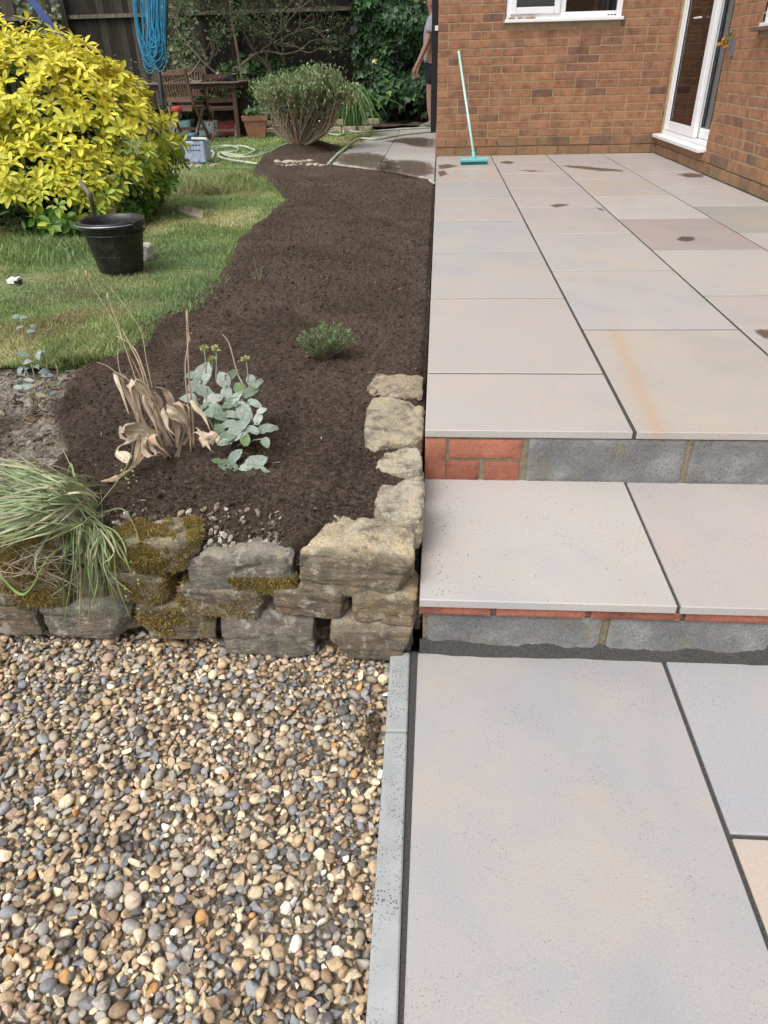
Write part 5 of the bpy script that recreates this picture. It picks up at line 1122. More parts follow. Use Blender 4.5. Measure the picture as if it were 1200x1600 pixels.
# ================================================================= SMALL GREEN SHRUBLET IN THE BED
sl = thing('young_shrub', 'small feathery green shrub planted alone in the middle of the compost bed', 'shrub', tuple(GZ(508, 565, -.06))); o4 = GZ(508, 565, -.06)
g = Geo(); gl = Geo()
for k in range(62):
    a = rnd.uniform(0, 6.28); r_ = .11 * math.sqrt(rnd.random()); e = np.array([r_ * 1.10 * math.cos(a), r_ * math.sin(a) * .8, .055 + .085 * (1 - (r_ / .12) ** 2) * rnd.uniform(.7, 1.1)]) + (.015 if a < 3.1 else 0) * np.array([1, 0, 1]); Q = spline([np.zeros(3), e * .5 + np.array([0, 0, .01]) + .008 * RS.randn(3), e], 8); tube(g, Q, np.linspace(.0022, .001, 8), 4, (.16, .12, .07), cap=False)
    n = 46; ti = RS.rand(n) * .7 + .3; Pp = np.stack([np.interp(ti, np.linspace(0, 1, 8), Q[:, j]) for j in range(3)], 1); dd = (e / np.linalg.norm(e))[None] * .8 + .8 * unit(n) + np.array([0, 0, .3]); cc_ = np.array([(.25, .34, .16), (.17, .25, .10), (.34, .42, .24), (.12, .18, .08)])[RS.randint(0, 4, n)]
    scatter(gl, LEAF_V * np.array([.45, 1, 1]), LEAF_F, Pp, frames(dd, unit(n)), .010 + .009 * RS.rand(n), cc_ * (.7 + .5 * RS.rand(n)[:, None]))
gobj('stem', g, MAT['bark'], sl, True); stuff(gobj('foliage', gl, MAT['leaf'], sl))
# a few thin weeds in the compost
wd = thing('thin_weed', 'thin green seedling standing in the bed close to the lawn', 'weed', tuple(GZ(405, 440, -.06))); o5 = GZ(405, 440, -.06)
g = Geo()
for (px, py, px2, py2) in ((405, 440, 396, 400), (406, 441, 410, 415), (400, 438, 394, 425)): tube(g, spline([GZ(px, py, -.06), GY(px2, py2, GZ(px, py, -.06)[1])], 5) - o5, .002, 4, (.20, .24, .10))
gobj('stem', g, MAT['bark'], wd)

# ================================================================= STRAPPY CLUMP SPILLING OVER THE WALL
clump = thing('strap_leaf_clump', 'clump of long grassy green leaves flopping over the mossy end of the stone wall', 'plant', tuple(GZ(140, 800, -.06))); o6 = GZ(140, 800, -.06)
GT = [(.28, .36, .16), (.40, .46, .25), (.21, .31, .12), (.48, .46, .29), (.36, .43, .26), (.54, .50, .34)]
def strand(pts, ys_, w, tone, n=18, name='leaf'):
    Q = spline([GY(px, py, y) for (px, py), y in zip(pts, ys_)], n); ww = np.interp(np.linspace(0, 1, n), [0, .2, .7, 1], [.6, 1, .9, .15]) * w
    g = Geo(); ribbon(g, Q - o6, ww, (rnd.uniform(-.3, .3), 1, .6), .28, None, rnd.uniform(-1.4, 1.4), rnd.uniform(-.4, .4)); return gobj(name, g, MAT['obleaf'], clump, True, color=tuple(np.array(tone) * rnd.uniform(.75, 1.15)))
for k in range(140):       # fan laid to the left across the bed
    sx0_, sy0_ = 138 + rnd.gauss(0, 9), 790 + rnd.gauss(0, 20); u = rnd.random(); ey = 700 + 175 * u + rnd.gauss(0, 12); exx = -60 + rnd.uniform(-40, 60) + (60 if rnd.random() < .25 else 0); mx = (sx0_ + exx) / 2 + rnd.gauss(0, 12); my = (sy0_ + ey) / 2 - rnd.uniform(2, 24) * (.6 + .6 * u)
    gy0 = GZ(sx0_, sy0_, -.05)[1]; ge = GZ(max(exx, 0), ey, -.03)[1]; ym = GZ(mx, my, .03 + .03 * rnd.random())[1]; ye = min(max(ge, 1.36), 1.9)
    strand([(sx0_, sy0_), (sx0_ * .6 + mx * .4, sy0_ * .55 + my * .45 - 6), (mx, my), (mx * .4 + exx * .6, my * .42 + ey * .58 - 3), (exx, ey)], [gy0 - .01, (gy0 + ym) / 2 - .01, ym - .02, (ym + ye) / 2 - .01, ye], rnd.uniform(.0024, .0058), GT[rnd.choice((0, 1, 1, 2, 3, 4, 4, 5))])
for k in range(46):        # hanging down over the wall face
    sx0_, sy0_ = 138 + rnd.gauss(0, 14), 800 + rnd.gauss(0, 16); exx = rnd.gauss(135, 32); ey = rnd.uniform(880, 985); mx = sx0_ * .4 + exx * .6 + rnd.gauss(0, 8)
    yw_ = 1.305 - rnd.uniform(0, .03); strand([(sx0_, sy0_), (mx, 838 + rnd.gauss(0, 8)), ((mx + exx) / 2 + rnd.gauss(0, 7), (845 + ey) / 2), (exx, ey)], [GZ(sx0_, sy0_, -.04)[1], 1.35, yw_, yw_ - .006], rnd.uniform(.0025, .006), GT[rnd.choice((0, 2, 2, 0, 1, 3))])
for k in range(34):        # tangle of dry roots and straw over the moss, left
    x0_ = rnd.uniform(-5, 100); y0_ = rnd.uniform(845, 880); strand([(x0_, y0_), (x0_ + rnd.uniform(-30, 30), y0_ + rnd.uniform(5, 30)), (x0_ + rnd.uniform(-45, 45), y0_ + rnd.uniform(20, 55)), (x0_ + rnd.uniform(-30, 50), y0_ + rnd.uniform(30, 75))], [1.37, 1.325, 1.318, 1.318], .0022, (.50, .42, .30), 14, 'dry_leaf')
SPEC = [([(145, 800), (160, 780), (185, 748), (203, 715), (210, 675)], [1.50, 1.50, 1.52, 1.56, 1.60], .0055, (.42, .46, .18)), ([(140, 800), (165, 825), (190, 860), (205, 895), (212, 928)], [1.48, 1.40, 1.33, 1.30, 1.29], .005, (.38, .44, .20)),
 ([(135, 870), (180, 845), (225, 833), (275, 820)], [1.33, 1.36, 1.40, 1.44], .0035, (.36, .36, .17)), ([(150, 805), (190, 795), (212, 830), (214, 850)], [1.48, 1.44, 1.36, 1.34], .004, (.28, .34, .15)), ([(97, 700), (118, 745), (138, 790)], [1.80, 1.62, 1.48], .003, (.36, .33, .20)),
 ([(160, 845), (165, 880), (180, 905), (208, 928)], [1.34, 1.30, 1.29, 1.28], .004, (.36, .40, .18)), ([(122, 845), (112, 900), (104, 950), (98, 985)], [1.33, 1.30, 1.28, 1.27], .0055, (.22, .34, .09)), ([(0, 900), (30, 928), (50, 915), (75, 870), (125, 838)], [1.31, 1.29, 1.29, 1.31, 1.36], .006, (.22, .33, .10)),
 ([(105, 740), (110, 725), (118, 760), (124, 790)], [1.60, 1.60, 1.55, 1.50], .007, (.26, .36, .14)), ([(72, 880), (60, 900), (55, 870), (90, 820)], [1.30, 1.30, 1.31, 1.38], .009, (.38, .40, .30))]
for pts, yy_, w, tn in SPEC: strand(pts, yy_, w, tn, 22)
for (px, py, y) in [(205 + rnd.uniform(-16, 10), 735 + rnd.uniform(-12, 28), 1.55) for _ in range(14)] + [(210, 895, 1.285), (217, 912, 1.285), (205, 878, 1.285), (196, 920, 1.285), (216, 906, 1.285), (197, 932, 1.285)]:
    g = Geo(); g.add(I2 * .0034, IF2, np.array([.24, .30, .12]) * rnd.uniform(.6, 1.2)); gobj('seed_pod', g, MAT['bark'], clump, True, loc=GY(px, py, y) - o6)
print('plants done')

# ================================================================= BLACK BUCKET ON THE LAWN
bp = GZ(177, 432, -.05); bk = thing('builders_bucket', 'dusty black plastic builders bucket with a wire handle standing on the lawn', 'bucket', (bp[0], bp[1] + .13, -.045))
dust, nt, b = nm('dusty_black_plastic'); co = coord(nt); base = mix(nt, ramp(nt, noise_n(nt, co, 9, 7, .75, .5), [(.5, 0.0), (.78, .5)]), (.012, .0125, .013), (.13, .125, .11))
v = nt.nodes.new('ShaderNodeTexVoronoi'); v.inputs['Scale'].default_value = 60; nt.links.new(co, v.inputs['Vector']); base = mix(nt, mth(nt, 'MULTIPLY', mth(nt, 'LESS_THAN', v.outputs['Distance'], .16), .5), base, (.25, .24, .22))
nt.links.new(base, b.inputs['Base Color']); b.inputs['Roughness'].default_value = .42
g = Geo(); lathe(g, [(.002, 0), (.128, 0), (.134, .006), (.180, .262), (.181, .265), (.196, .266), (.198, .274), (.197, .298), (.191, .303), (.184, .300), (.178, .262), (.130, .012), (.002, .010)], 56); gobj('body', g, dust, bk, True)
g = Geo(); lathe(g, [(.181, .225), (.186, .227), (.186, .233), (.181, .235)], 56); lathe(g, [(.150, .10), (.1525, .102), (.1525, .106), (.151, .108)], 56); gobj('rib', g, dust, bk, True)
g = Geo(); pts = [(.205 * math.cos(a) - .012 * math.sin(a) ** 2, -.205 * math.sin(a), .288 + .004 * math.sin(a)) for a in np.linspace(0.0, PI, 30)]; pts = [(x, y * 1.05, z - .018 * abs(y)) for x, y, z in pts]; tube(g, pts, .0035, 8); gobj('wire_handle', g, M('steel_wire', (.45, .46, .48), rough=.35, metal=.9, vary=.2), bk, True, rot=(0, 0, -.5))
for s in (-1, 1): g = Geo(); box(g, -.012, .012, -.010, .010, .262, .300); gobj('ear', g, dust, bk, loc=(s * .204 * math.cos(-.5), s * .204 * math.sin(-.5), 0), rot=(0, 0, -.5))
g = Geo(); lathe(g, [(.002, .020), (.134, .020), (.134, .016)], 40); bk.scale = (.89,) * 3; gobj('dregs', g, M('dregs', (.05, .045, .04), rough=.6, vary=.4), bk, True)
# spade leaning in the shrub
A, B = GZ(152, 362, -.03), GY(88, 200, 5.55); A = np.array([A[0], A[1], -.02]); sp_o = thing('spade', 'spade with a grey worn shaft leaning back into the golden shrub behind the bucket', 'spade', tuple(A)); d = (B - A) / np.linalg.norm(B - A)
g = Geo(); S0 = GY(148, 338, 4.82); tube(g, spline([S0, GY(140, 305, 4.5), GY(124, 280, 4.95), B], 16) - A, .015, 10, (.15, .125, .10)); gobj('shaft', g, MAT['bark'], sp_o, True)
g = Geo(); V = CV * np.array([.085, .006, .10]); V[:, 1] += .05 * (V[:, 0] / .085) ** 2 * .4; V[:, 0] *= np.where(V[:, 2] < -.05, 1 - .5 * (-.05 - V[:, 2]) / .05, 1); g.add(V, CF); gobj('blade', g, M('worn_steel_pink_clay', (.32, .25, .20), rough=.7, vary=.35, vscale=20), sp_o, True, loc=(.05, .03, .085), rot=(-.5, 0, .3))
# stones and slabs lying in the grass
def flat_stone(name, lab, cat, quad, z, th, col, group=None):
    P = [tuple(GZ(px, py, z)[:2]) for px, py in quad]; o = poly_slab(P, z + th, th + .02, M(name + '_stone', col, rough=.9, vary=.3, vscale=9), name, None); return tag(o, lab, cat, group)
flat_stone('stepping_slab', 'cracked buff stepping slab in the grass beside the shrub', 'slab', [(276, 324), (296, 321), (318, 329), (316, 340), (300, 336), (283, 331)], -.045, .0, (.34, .29, .22))
flat_stone('stepping_slab', 'pale stepping slab in the grass nearer the pebble heap', 'slab', [(240, 271), (282, 268), (276, 276), (262, 283), (248, 282)], -.045, .015, (.36, .34, .29))
o = gobj('white_rock', Geo().add(stone_mesh(.075, .06, .06, 5, 3), CF, np.ones(3)), M('pale_rock', (.42, .40, .36), rough=.9, vary=.3), None, True, loc=GZ(221, 396, -.03)); tag(o, 'pale rounded rock half hidden behind the black bucket', 'rock')
# bit of torn plastic on the lawn
sc_ = GZ(22, 438, -.03); g = Geo(); V = CV * np.array([.030, .022, .010]); V[:, 2] += .012 * vnoise(V * 60, 3); g.add(V, CF); o = gobj('plastic_scrap', g, MAT['white'], None, True, loc=tuple(sc_)); tag(o, 'torn scrap of white plastic lying on the lawn', 'litter')
g = Geo(); V = CV * np.array([.012, .022, .008]); g.add(V + [.028, -.012, -.004], CF); gobj('dark_underside', g, MAT['black'], o, True)
# dark tube poking out low from the shrub
A, B = GY(232, 262, 6.4), GZ(256, 300, -.03); o = thing('tool_shaft', 'dark green tube sticking out low from the golden shrub onto the grass', 'tool', tuple(B)); g = Geo(); tube(g, np.array([A, (A + B) / 2, B]) - B, .016, 8, (.02, .035, .035)); gobj('tube', g, MAT['bark'], o, True)
# blue metal pole rising behind the shrub
A, B = GY(38, -14, 7.0), GY(92, 56, 7.0); D_ = (B - A); C_ = B + D_ * 2.0; o = thing('blue_pole', 'blue painted metal bar with bolt holes slanting up behind the golden shrub', 'pole', tuple(C_)); bl = M('blue_paint', (.028, .065, .24), rough=.4, vary=.3, vscale=12)
g = Geo(); bar(g, A - C_, np.zeros(3), .050, .035, (0, -1, .3)); gobj('bar', g, bl, o)
for t in (.80, .92): q = A + (B - A) * t; g = Geo(); g.add(I2 * np.array([.010, .006, .010]), IF2, (.6, .62, .65)); gobj('bolt', g, MAT['bark'], o, loc=tuple(q - C_ + np.array([0, -.042, .0])))

# ================================================================= PEBBLES ROUND THE FAR EDGE
def pebble_heap(name, lab, cat, spots, size):
    t = thing(name, lab, cat, (spots[0][0], spots[0][1], -.05))
    for i, (x, y, z) in enumerate(spots):
        k = rnd.randrange(24); me = PMS[k % 6]; o = link('pebble', me, t, (x - spots[0][0], y - spots[0][1], z + .05), (rnd.uniform(-.4, .4), rnd.uniform(-.4, .4), rnd.uniform(0, 6)), (.40, .35, .28) if rnd.random() < .6 else (.29, .25, .2)); s = size * rnd.uniform(.7, 1.25); o.scale = (s, s * rnd.uniform(.65, 1), s * .6)
    return t
hp = M('heap_pebble', src='obj', rough=.8, vary=.25, vscale=3); PMS = []
for k in range(6): gg = Geo(); gg.add(PT2[k], IF2); PMS.append(gg.mesh('pebble', hp, True))
S_ = []
for k in range(60): p = GZ(434 + (k % 30) * 2.9, 261.5 - 4.5 * (k // 30) + rnd.uniform(-1, 1), -.05); S_.append((p[0], p[1], -.04 + .01 * (k // 30)))
pebble_heap('pebble_edging', 'short row of pale pebbles edging the far end of the bed', 'pebble row', S_, .042)
S_ = []
for k in range(90): a = rnd.uniform(0, 6.28); r_ = math.sqrt(rnd.random()); p = GZ(302 + 42 * r_ * math.cos(a), 257 + 5.5 * r_ * math.sin(a), -.05); S_.append((p[0], p[1], -.045))
pebble_heap('pebble_heap', 'ring of pale pebbles on the grass under the blue and white tub', 'pebble heap', S_, .036)

# blue and white tub standing on the pebbles
tb = thing('garden_tub', 'grey blue and white tub with a dark rim standing on the pebbles', 'tub', tuple(GZ(302, 254, -.03))); 
g = Geo(); box(g, -.07, .17, -.13, .13, 0, .24); me = bevel_box(.25, .26, .235, .03, 3, 'body', M('pale_blue_plastic', (.40, .46, .62), rough=.5, vary=.35, vscale=14)); link('body', me, tb, (.07, 0, .12))
me = bevel_box(.20, .22, .21, .03, 3, 'side_body', M('blue_grey_plastic', (.12, .15, .17), rough=.6, vary=.5, vscale=12)); link('side_body', me, tb, (-.14, .02, .105))
me = bevel_box(.34, .28, .035, .012, 2, 'lid', M('dark_lid', (.03, .035, .045), rough=.5)); link('lid', me, tb, (-.07, .02, .235))
me = bevel_box(.17, .08, .022, .008, 2, 'grip', MAT['white']); link('grip', me, tb, (.14, -.10, .255), (0, .05, .2))
g = Geo(); lathe(g, [(.001, .25), (.055, .25), (.055, .29), (.04, .30), (.001, .30)], 20, None, (.03, .03, 0)); gobj('cap', g, M('blue_cap', (.04, .13, .22), rough=.4), tb, True)
for k in range(10): g = Geo(); box(g, -.010, .010, -.002, .002, -.007, .007); gobj('spot', g, M('dark_print', (.03, .04, .12)) if k == 0 else bpy.data.materials['dark_print'], tb, loc=(.0 + .035 * (k % 5) - .005 * (k // 5), -.1315, .19 - .05 * (k // 5)), rot=(0, .5, 0))

# ================================================================= GARDEN HOSE
hm2 = M('pale_green_hose', (.40, .45, .33), rough=.5, vary=.25, vscale=5); ho = GZ(330, 240, -.03); hose = thing('garden_hose', 'pale green garden hose looped over the grass and across the wet side path', 'hose', tuple(ho))
def hz_(pts, z=-.025): return np.array([GZ(px, py, z) for px, py in pts])
g = Geo(); L1 = hz_([(250, 237), (262, 236), (272, 240), (280, 250), (285, 254)]); tube(g, spline(L1, 24) - ho, .014, 8)
L2 = hz_([(322, 254), (332, 246), (333, 237), (318, 236), (340, 229), (360, 228), (372, 232), (370, 236), (350, 238), (342, 240), (345, 246), (360, 250), (380, 253), (402, 256)]); tube(g, spline(L2, 90) - ho, .014, 8)
L3 = hz_([(325, 237), (345, 231), (375, 228), (392, 232), (398, 236), (380, 243), (357, 240), (345, 238), (360, 244), (395, 245), (420, 238), (440, 228), (458, 223)]); tube(g, spline(L3, 110) - ho, .014, 8)
L4 = hz_([(455, 223), (480, 216), (505, 211), (522, 204), (518, 199), (510, 201), (512, 208), (530, 211), (537, 207), (530, 199), (515, 198)]); tube(g, spline(L4, 90) - ho, .014, 8)
L5 = np.vstack([hz_([(537, 204), (545, 204), (555, 206)], -.02), hz_([(575, 206), (610, 203), (655, 200), (676, 199)], .014)]); tube(g, spline(L5, 60) - ho, .014, 8)
L6 = hz_([(516, 253), (530, 239), (548, 225), (562, 217), (590, 217), (630, 210), (676, 205)], .016); tube(g, spline(L6, 70) - ho, .016, 8); gobj('hose', g, hm2, hose, True)

# ================================================================= MOUND OF COMPOST AND THE TWIGGY SHRUB
mc = GZ(474, 238, -.06); g = Geo(); n1, n2 = 90, 90; A_, B_ = np.meshgrid(np.linspace(-1, 1, n1), np.linspace(-1, 1, n2)); a, b2 = A_.ravel(), B_.ravel(); rr_ = np.hypot(a, b2)
z = -.075 + .17 * np.exp(-(rr_ * 1.7) ** 2) - .10 * np.exp(-(((a + .05) / .18) ** 2 + ((b2 - .45) / .3) ** 2)) + .02 * fbm(xyz(a * 8, b2 * 8), 4, 9) - .05 * smooth(rr_, .75, 1)
idx = np.arange(n1 * n2).reshape(n2, n1); F = np.stack([idx[:-1, :-1], idx[:-1, 1:], idx[1:, 1:], idx[1:, :-1]], -1).reshape(-1, 4)
g.add(np.stack([mc[0] + .62 * a, mc[1] + 1.35 * b2, z], 1), F, dark * .8); o = gobj('compost_mound', g, MAT['soil'], None, True); stuff(o); o['label'] = 'dark mound of loose compost at the foot of the twiggy shrub'
tw = thing('twiggy_shrub', 'open twiggy shrub with bare lower stems and a flat grey green leafy top', 'shrub', tuple(GZ(468, 236, -.02))); to = GZ(468, 236, -.02)
g = Geo(); gl = Geo(); YS = to[1]
def spx(px, py, dy=0.0): return GY(px, py, YS + dy)
ends = []
for k in range(95):
    u = rnd.random(); ex_ = 410 + 134 * u; top_ = 146 - 20 * math.sin(PI * min(max((u - .05) / .95, 0), 1)) + rnd.uniform(-4, 14); dy = rnd.uniform(-.55, .55) * math.sqrt(max(.05, 1 - (2 * u - 1) ** 2)); e = spx(ex_, top_, dy)
    m1 = spx(466 + (ex_ - 466) * .62 + rnd.uniform(-8, 8), 192 + rnd.uniform(-12, 14), dy * .4); m2_ = spx(466 + (ex_ - 466) * .85 + rnd.uniform(-8, 8), 158 + rnd.uniform(-8, 8), dy * .8)
    Q = spline([to + .02 * RS.randn(3), m1, m2_, e], 14); c = (.34, .28, .21) if rnd.random() < .55 else ((.40, .21, .12) if ex_ < 470 and rnd.random() < .4 else (.24, .22, .15)); tube(g, Q - to, np.linspace(.015, .003, 14), 5, c, cap=False)
    for j in range(7):
        i = rnd.randrange(4, 14); f = Q[i]; t2 = f + unit(1)[0] * np.array([.16, .16, .10]) + np.array([0, 0, .03]); tube(g, spline([f, (f + t2) / 2 + .015 * RS.randn(3), t2], 5) - to, np.linspace(.005, .002, 5), 4, c, cap=False); ends.append(t2)
    ends.append(e)
ends = np.array(ends); pe_ = (ends - [0, 0, CAMZ]) @ RC.T; ey_ = 800 + FOC * pe_[:, 1] / pe_[:, 2]
kk = RS.choice(len(ends), 11000, p=(w_ := np.clip((195 - ey_) / 50, .03, 1.2) ** 2.2) / w_.sum()); Pp = ends[kk] + RS.randn(11000, 3) * np.array([.06, .06, .035]) - to; dd = unit(11000) * .7 + np.array([0, 0, .8]); cc_ = np.array([(.25, .33, .15), (.17, .24, .10), (.36, .42, .23), (.12, .17, .07)])[RS.randint(0, 4, 11000)] * (.7 + .5 * RS.rand(11000)[:, None])
scatter(gl, LEAF_V[[0, 1, 2, 6, 7, 8, 12]] * np.array([1.0, 1, 1]), np.array([(0, 1, 3), (1, 4, 3), (1, 2, 4), (2, 5, 4), (3, 4, 6), (4, 5, 6)]), Pp, frames(dd, unit(11000)), .030 + .026 * RS.rand(11000), cc_)
gobj('stems', g, MAT['bark'], tw); stuff(gobj('foliage', gl, MAT['leaf'], tw))
# arching green grass clump beside it
gc = thing('arching_grass', 'clump of fresh green arching strap leaves between the twiggy shrub and the ivy', 'plant', tuple(GY(552, 196, 11.8))); go_ = GY(552, 196, 11.8); g = Geo()
for k in range(230):
    ex_ = rnd.gauss(552, 17); side_ = (ex_ - 545) / 30; tp = GY(548 + (ex_ - 548) * .55, rnd.uniform(128, 158), 11.8 + rnd.uniform(-.35, .3)); e = GY(ex_ + side_ * 10, rnd.uniform(158, 200), 11.55 + rnd.uniform(-.4, .4)); b0 = go_ + np.array([rnd.uniform(-.12, .12), rnd.uniform(-.1, .1), 0])
    ribbon(g, spline([b0, b0 * .4 + tp * .6 + [0, 0, .05], tp, tp * .35 + e * .65 + [0, 0, .03], e], 10) - go_, np.interp(np.linspace(0, 1, 10), [0, .5, 1], [.012, .024, .003]), (1, .3, 0), .2, np.array([(.11, .22, .06), (.07, .16, .04), (.19, .31, .11)][rnd.randrange(3)]) * rnd.uniform(.7, 1.2), rnd.uniform(-.8, .8))
stuff(gobj('leaves', g, MAT['leaf'], gc, True))

# ================================================================= IVY, FENCE SHRUB, CLIMBER, UNDERGROWTH
ILV = np.array([(0, 0, 0), (-.42, .12, .03), (-.50, .48, .05), (-.20, .60, 0), (0, 1.0, -.06), (.20, .60, 0), (.50, .48, .05), (.42, .12, .03), (0, .42, -.05)]); ILF = np.array([(i, (i + 1) % 8, 8) for i in range(8)])[:, ::-1]
def leafmass(g, P, Nrm, size, cols, var=.45, droop=.8):
    n = len(P); dd = np.stack([RS.randn(n) * .6, -.3 + RS.randn(n) * .3, -droop + .3 * RS.randn(n)], 1); scatter(g, ILV, ILF, P, frames(dd, Nrm + var * RS.randn(n, 3)), size * (.6 + .7 * RS.rand(n)), cols)
ivy = thing('ivy', 'dense dark glossy ivy covering the fence between the grass clump and the gate', 'ivy', (-.75, 14.2, 0)); io = np.array([-.75, 14.2, 0]); n = 5200
x = -1.52 + 1.75 * RS.rand(n); z = .05 + 2.25 * RS.rand(n) ** .85; f = fbm(xyz(x * 2.2, 0, z * 2.2), 3, 15); lowc = smooth(z, .25, .75) ; keep = (RS.rand(n) < lowc + .12) & (x > -1.50 + .18 * fbm(xyz(0 * x, z * 2.5), 2, 4)) & (f > -.42)
y = 14.12 - .34 * (f + .45) - .12 * RS.rand(n) - .16 * np.sin(np.clip(z / 2.2, 0, 1) * PI); P = np.stack([x, y, z], 1)[keep]; n = len(P); fk = f[keep]
cl = np.array([(.022, .050, .020), (.035, .085, .028), (.016, .036, .017), (.07, .15, .04)])[RS.choice(4, n, p=[.38, .34, .18, .10])] * (.6 + .9 * np.clip(fk + .4, 0, 1))[:, None]; yl = RS.rand(n) < .003; cl[yl] = (.42, .42, .14)
g = Geo(); leafmass(g, P - io, np.array([0, -1.0, .45]), .115, cl); ivl = leafM('ivy_leaf', rough=.42, trans=.1, vary=.2, spec=.35); stuff(gobj('foliage', g, ivl, ivy))
g = Geo()
for k in range(22):
    x0 = rnd.uniform(-1.35, .1); Q = spline([(x0, 14.2, -.05), (x0 + rnd.uniform(-.2, .2), 14.12, .5), (x0 + rnd.uniform(-.3, .3), 14.1, 1.1), (x0 + rnd.uniform(-.4, .4), 14.1, 1.9)], 14); tube(g, Q - io, np.linspace(.02, .006, 14), 5, (.06, .045, .03))
gobj('stems', g, MAT['bark'], ivy, True)
def tree(name, lab, cat, base_, spread, levels, seed, leafn, leafsz, cols, bc=(.10, .085, .065), r0=.03, zmin=.5, up=.5, flat=.6):
    r = np.random.RandomState(seed); t = thing(name, lab, cat, tuple(base_)); g = Geo(); tips = []
    def grow(p, d, L, rad, lv):
        q = p + d * L; m = (p + q) / 2 + r.randn(3) * L * .10; Q = spline([p, m, q], 6); tube(g, Q, np.linspace(rad, rad * .62, 6), 6 if lv < 2 else 4, bc, cap=False); tips.append(q); tips.append(m) if lv > 1 else None
        if lv >= levels: return
        for k in range(3 if lv < 3 else 2):
            nd = d + r.randn(3) * np.array([spread, spread * flat, spread * .7]) + np.array([0, 0, up * .3]); nd /= np.linalg.norm(nd); grow(q if r.rand() < .7 else m, nd, L * r.uniform(.6, .85), rad * .62, lv + 1)
    grow(np.zeros(3), np.array([.05, 0, 1.0]), zmin, r0, 0); o = gobj('trunk', g, MAT['bark'], t, True); T_ = np.array(tips); T_ = T_[T_[:, 2] > zmin * .7]; k = r.choice(len(T_), leafn); P = T_[k] + r.randn(leafn, 3) * np.array([.07, .06, .07]); cl = np.array(cols)[r.randint(0, len(cols), leafn)] * (.6 + .7 * r.rand(leafn)[:, None])
    g2 = Geo(); dd = unit(leafn); scatter(g2, LEAF_V[[0, 1, 2, 6, 7, 8, 12]], np.array([(0, 1, 3), (1, 4, 3), (1, 2, 4), (2, 5, 4), (3, 4, 6), (4, 5, 6)]), P, frames(dd, unit(leafn) + [0, -.3, .6]), leafsz * (.6 + .7 * r.rand(leafn)), cl); stuff(gobj('crown', g2, MAT['leaf'], t)); return t
b0 = GY(374, 132, 13.7); b0[2] = -.05
tree('fence_shrub', 'tall open branching shrub with small green leaves trained against the fence above the table', 'shrub', b0, .85, 6, 5, 3800, .055, [(.06, .11, .035), (.10, .17, .05), (.04, .08, .03), (.16, .22, .09)], (.15, .12, .085), .045, .95, .5, .35)
b0 = GY(440, 100, 13.9); b0[2] = -.05
tree('fence_climber', 'darker bushy climber spreading leafy stems along the top of the fence', 'shrub', b0, .7, 6, 9, 2600, .055, [(.05, .10, .035), (.09, .15, .05), (.04, .07, .03)], (.13, .10, .07), .03, 1.0, .5, .3)
for (px, py, y_, lab, sd, n_) in ((285, 70, 13.95, 'small pale leaved climber on the fence right of the blue cords', 3, 420), (70, 28, 13.9, 'sparse leafy climber on the fence near the blue pole', 4, 340)):
    t = thing('wall_climber', lab, 'climber', (GY(px, py, y_)[0], y_, -.05)); r = np.random.RandomState(sd); o_ = np.array([GY(px, py, y_)[0], y_, -.05]); g = Geo(); P = []
    for k in range(7):
        Q = spline([(0, 0, 0), (rnd.uniform(-.1, .1), -.02, .7), (rnd.uniform(-.18, .18), -.03, 1.2), (rnd.uniform(-.3, .3), -.04, 1.9)], 14); tube(g, Q, np.linspace(.010, .003, 14), 4, (.10, .08, .05)); P.append(Q[6:])
    gobj('stems', g, MAT['bark'], t); P = np.concatenate(P)[r.randint(0, 56, n_)] + r.randn(n_, 3) * np.array([.10, .03, .12]); g = Geo(); leafmass(g, P, np.array([0, -1.0, .5]), .075, np.array([(.12, .17, .08), (.08, .12, .05), (.2, .25, .13)])[r.randint(0, 3, n_)] * (.6 + .6 * r.rand(n_)[:, None])); stuff(gobj('foliage', g, MAT['leaf'], t))
# undergrowth between table and fence
ug = GY(330, 150, 13.6); n = 5200; x = -4.6 + 2.5 * RS.rand(n); y = 13.25 + .9 * RS.rand(n); f = fbm(xyz(x * 2.5, y * 2), 3, 44); z = np.maximum(.02, (.18 + .75 * smooth(y, 13.2, 13.9) + .35 * f) * RS.rand(n) ** .5); g = Geo(); cl = np.array([(.04, .085, .03), (.07, .13, .04), (.03, .055, .025), (.13, .20, .07)])[RS.choice(4, n, p=[.35, .3, .2, .15])] * (.6 + .7 * RS.rand(n)[:, None])
leafmass(g, np.stack([x, y, z], 1), np.array([0, -.6, 1.0]), .10, cl, .6, .2); o = gobj('undergrowth', g, MAT['leaf'], None); stuff(o); o['label'] = 'dark leafy undergrowth along the foot of the fence behind the table'
g = Geo(); n = 900; x = -3.0 + 1.6 * RS.rand(n); y = 13.3 + .5 * RS.rand(n); leafmass(g, np.stack([x, y, .05 + .25 * RS.rand(n)], 1), np.array([0, -.5, 1.0]), .09, np.array([[.10, .19, .045]]) * (.5 + .8 * RS.rand(n)[:, None]), .6, .1); o = gobj('ground_cover', g, MAT['leaf'], None); stuff(o); o['label'] = 'bright green ground cover behind the terracotta pot'
g = Geo(); n = 260; A_, B_ = np.meshgrid(np.linspace(-9, .1, 260), np.linspace(13.0, 14.35, 30)); a, b2 = A_.ravel(), B_.ravel(); idx = np.arange(len(a)).reshape(30, 260); F = np.stack([idx[:-1, :-1], idx[:-1, 1:], idx[1:, 1:], idx[1:, :-1]], -1).reshape(-1, 4); g.add(np.stack([a, b2, .02 + .04 * fbm(xyz(a * 5, b2 * 5), 3, 3)], 1), F, dark * .9); struct(gobj('border_soil', g, MAT['soil'], None, True))
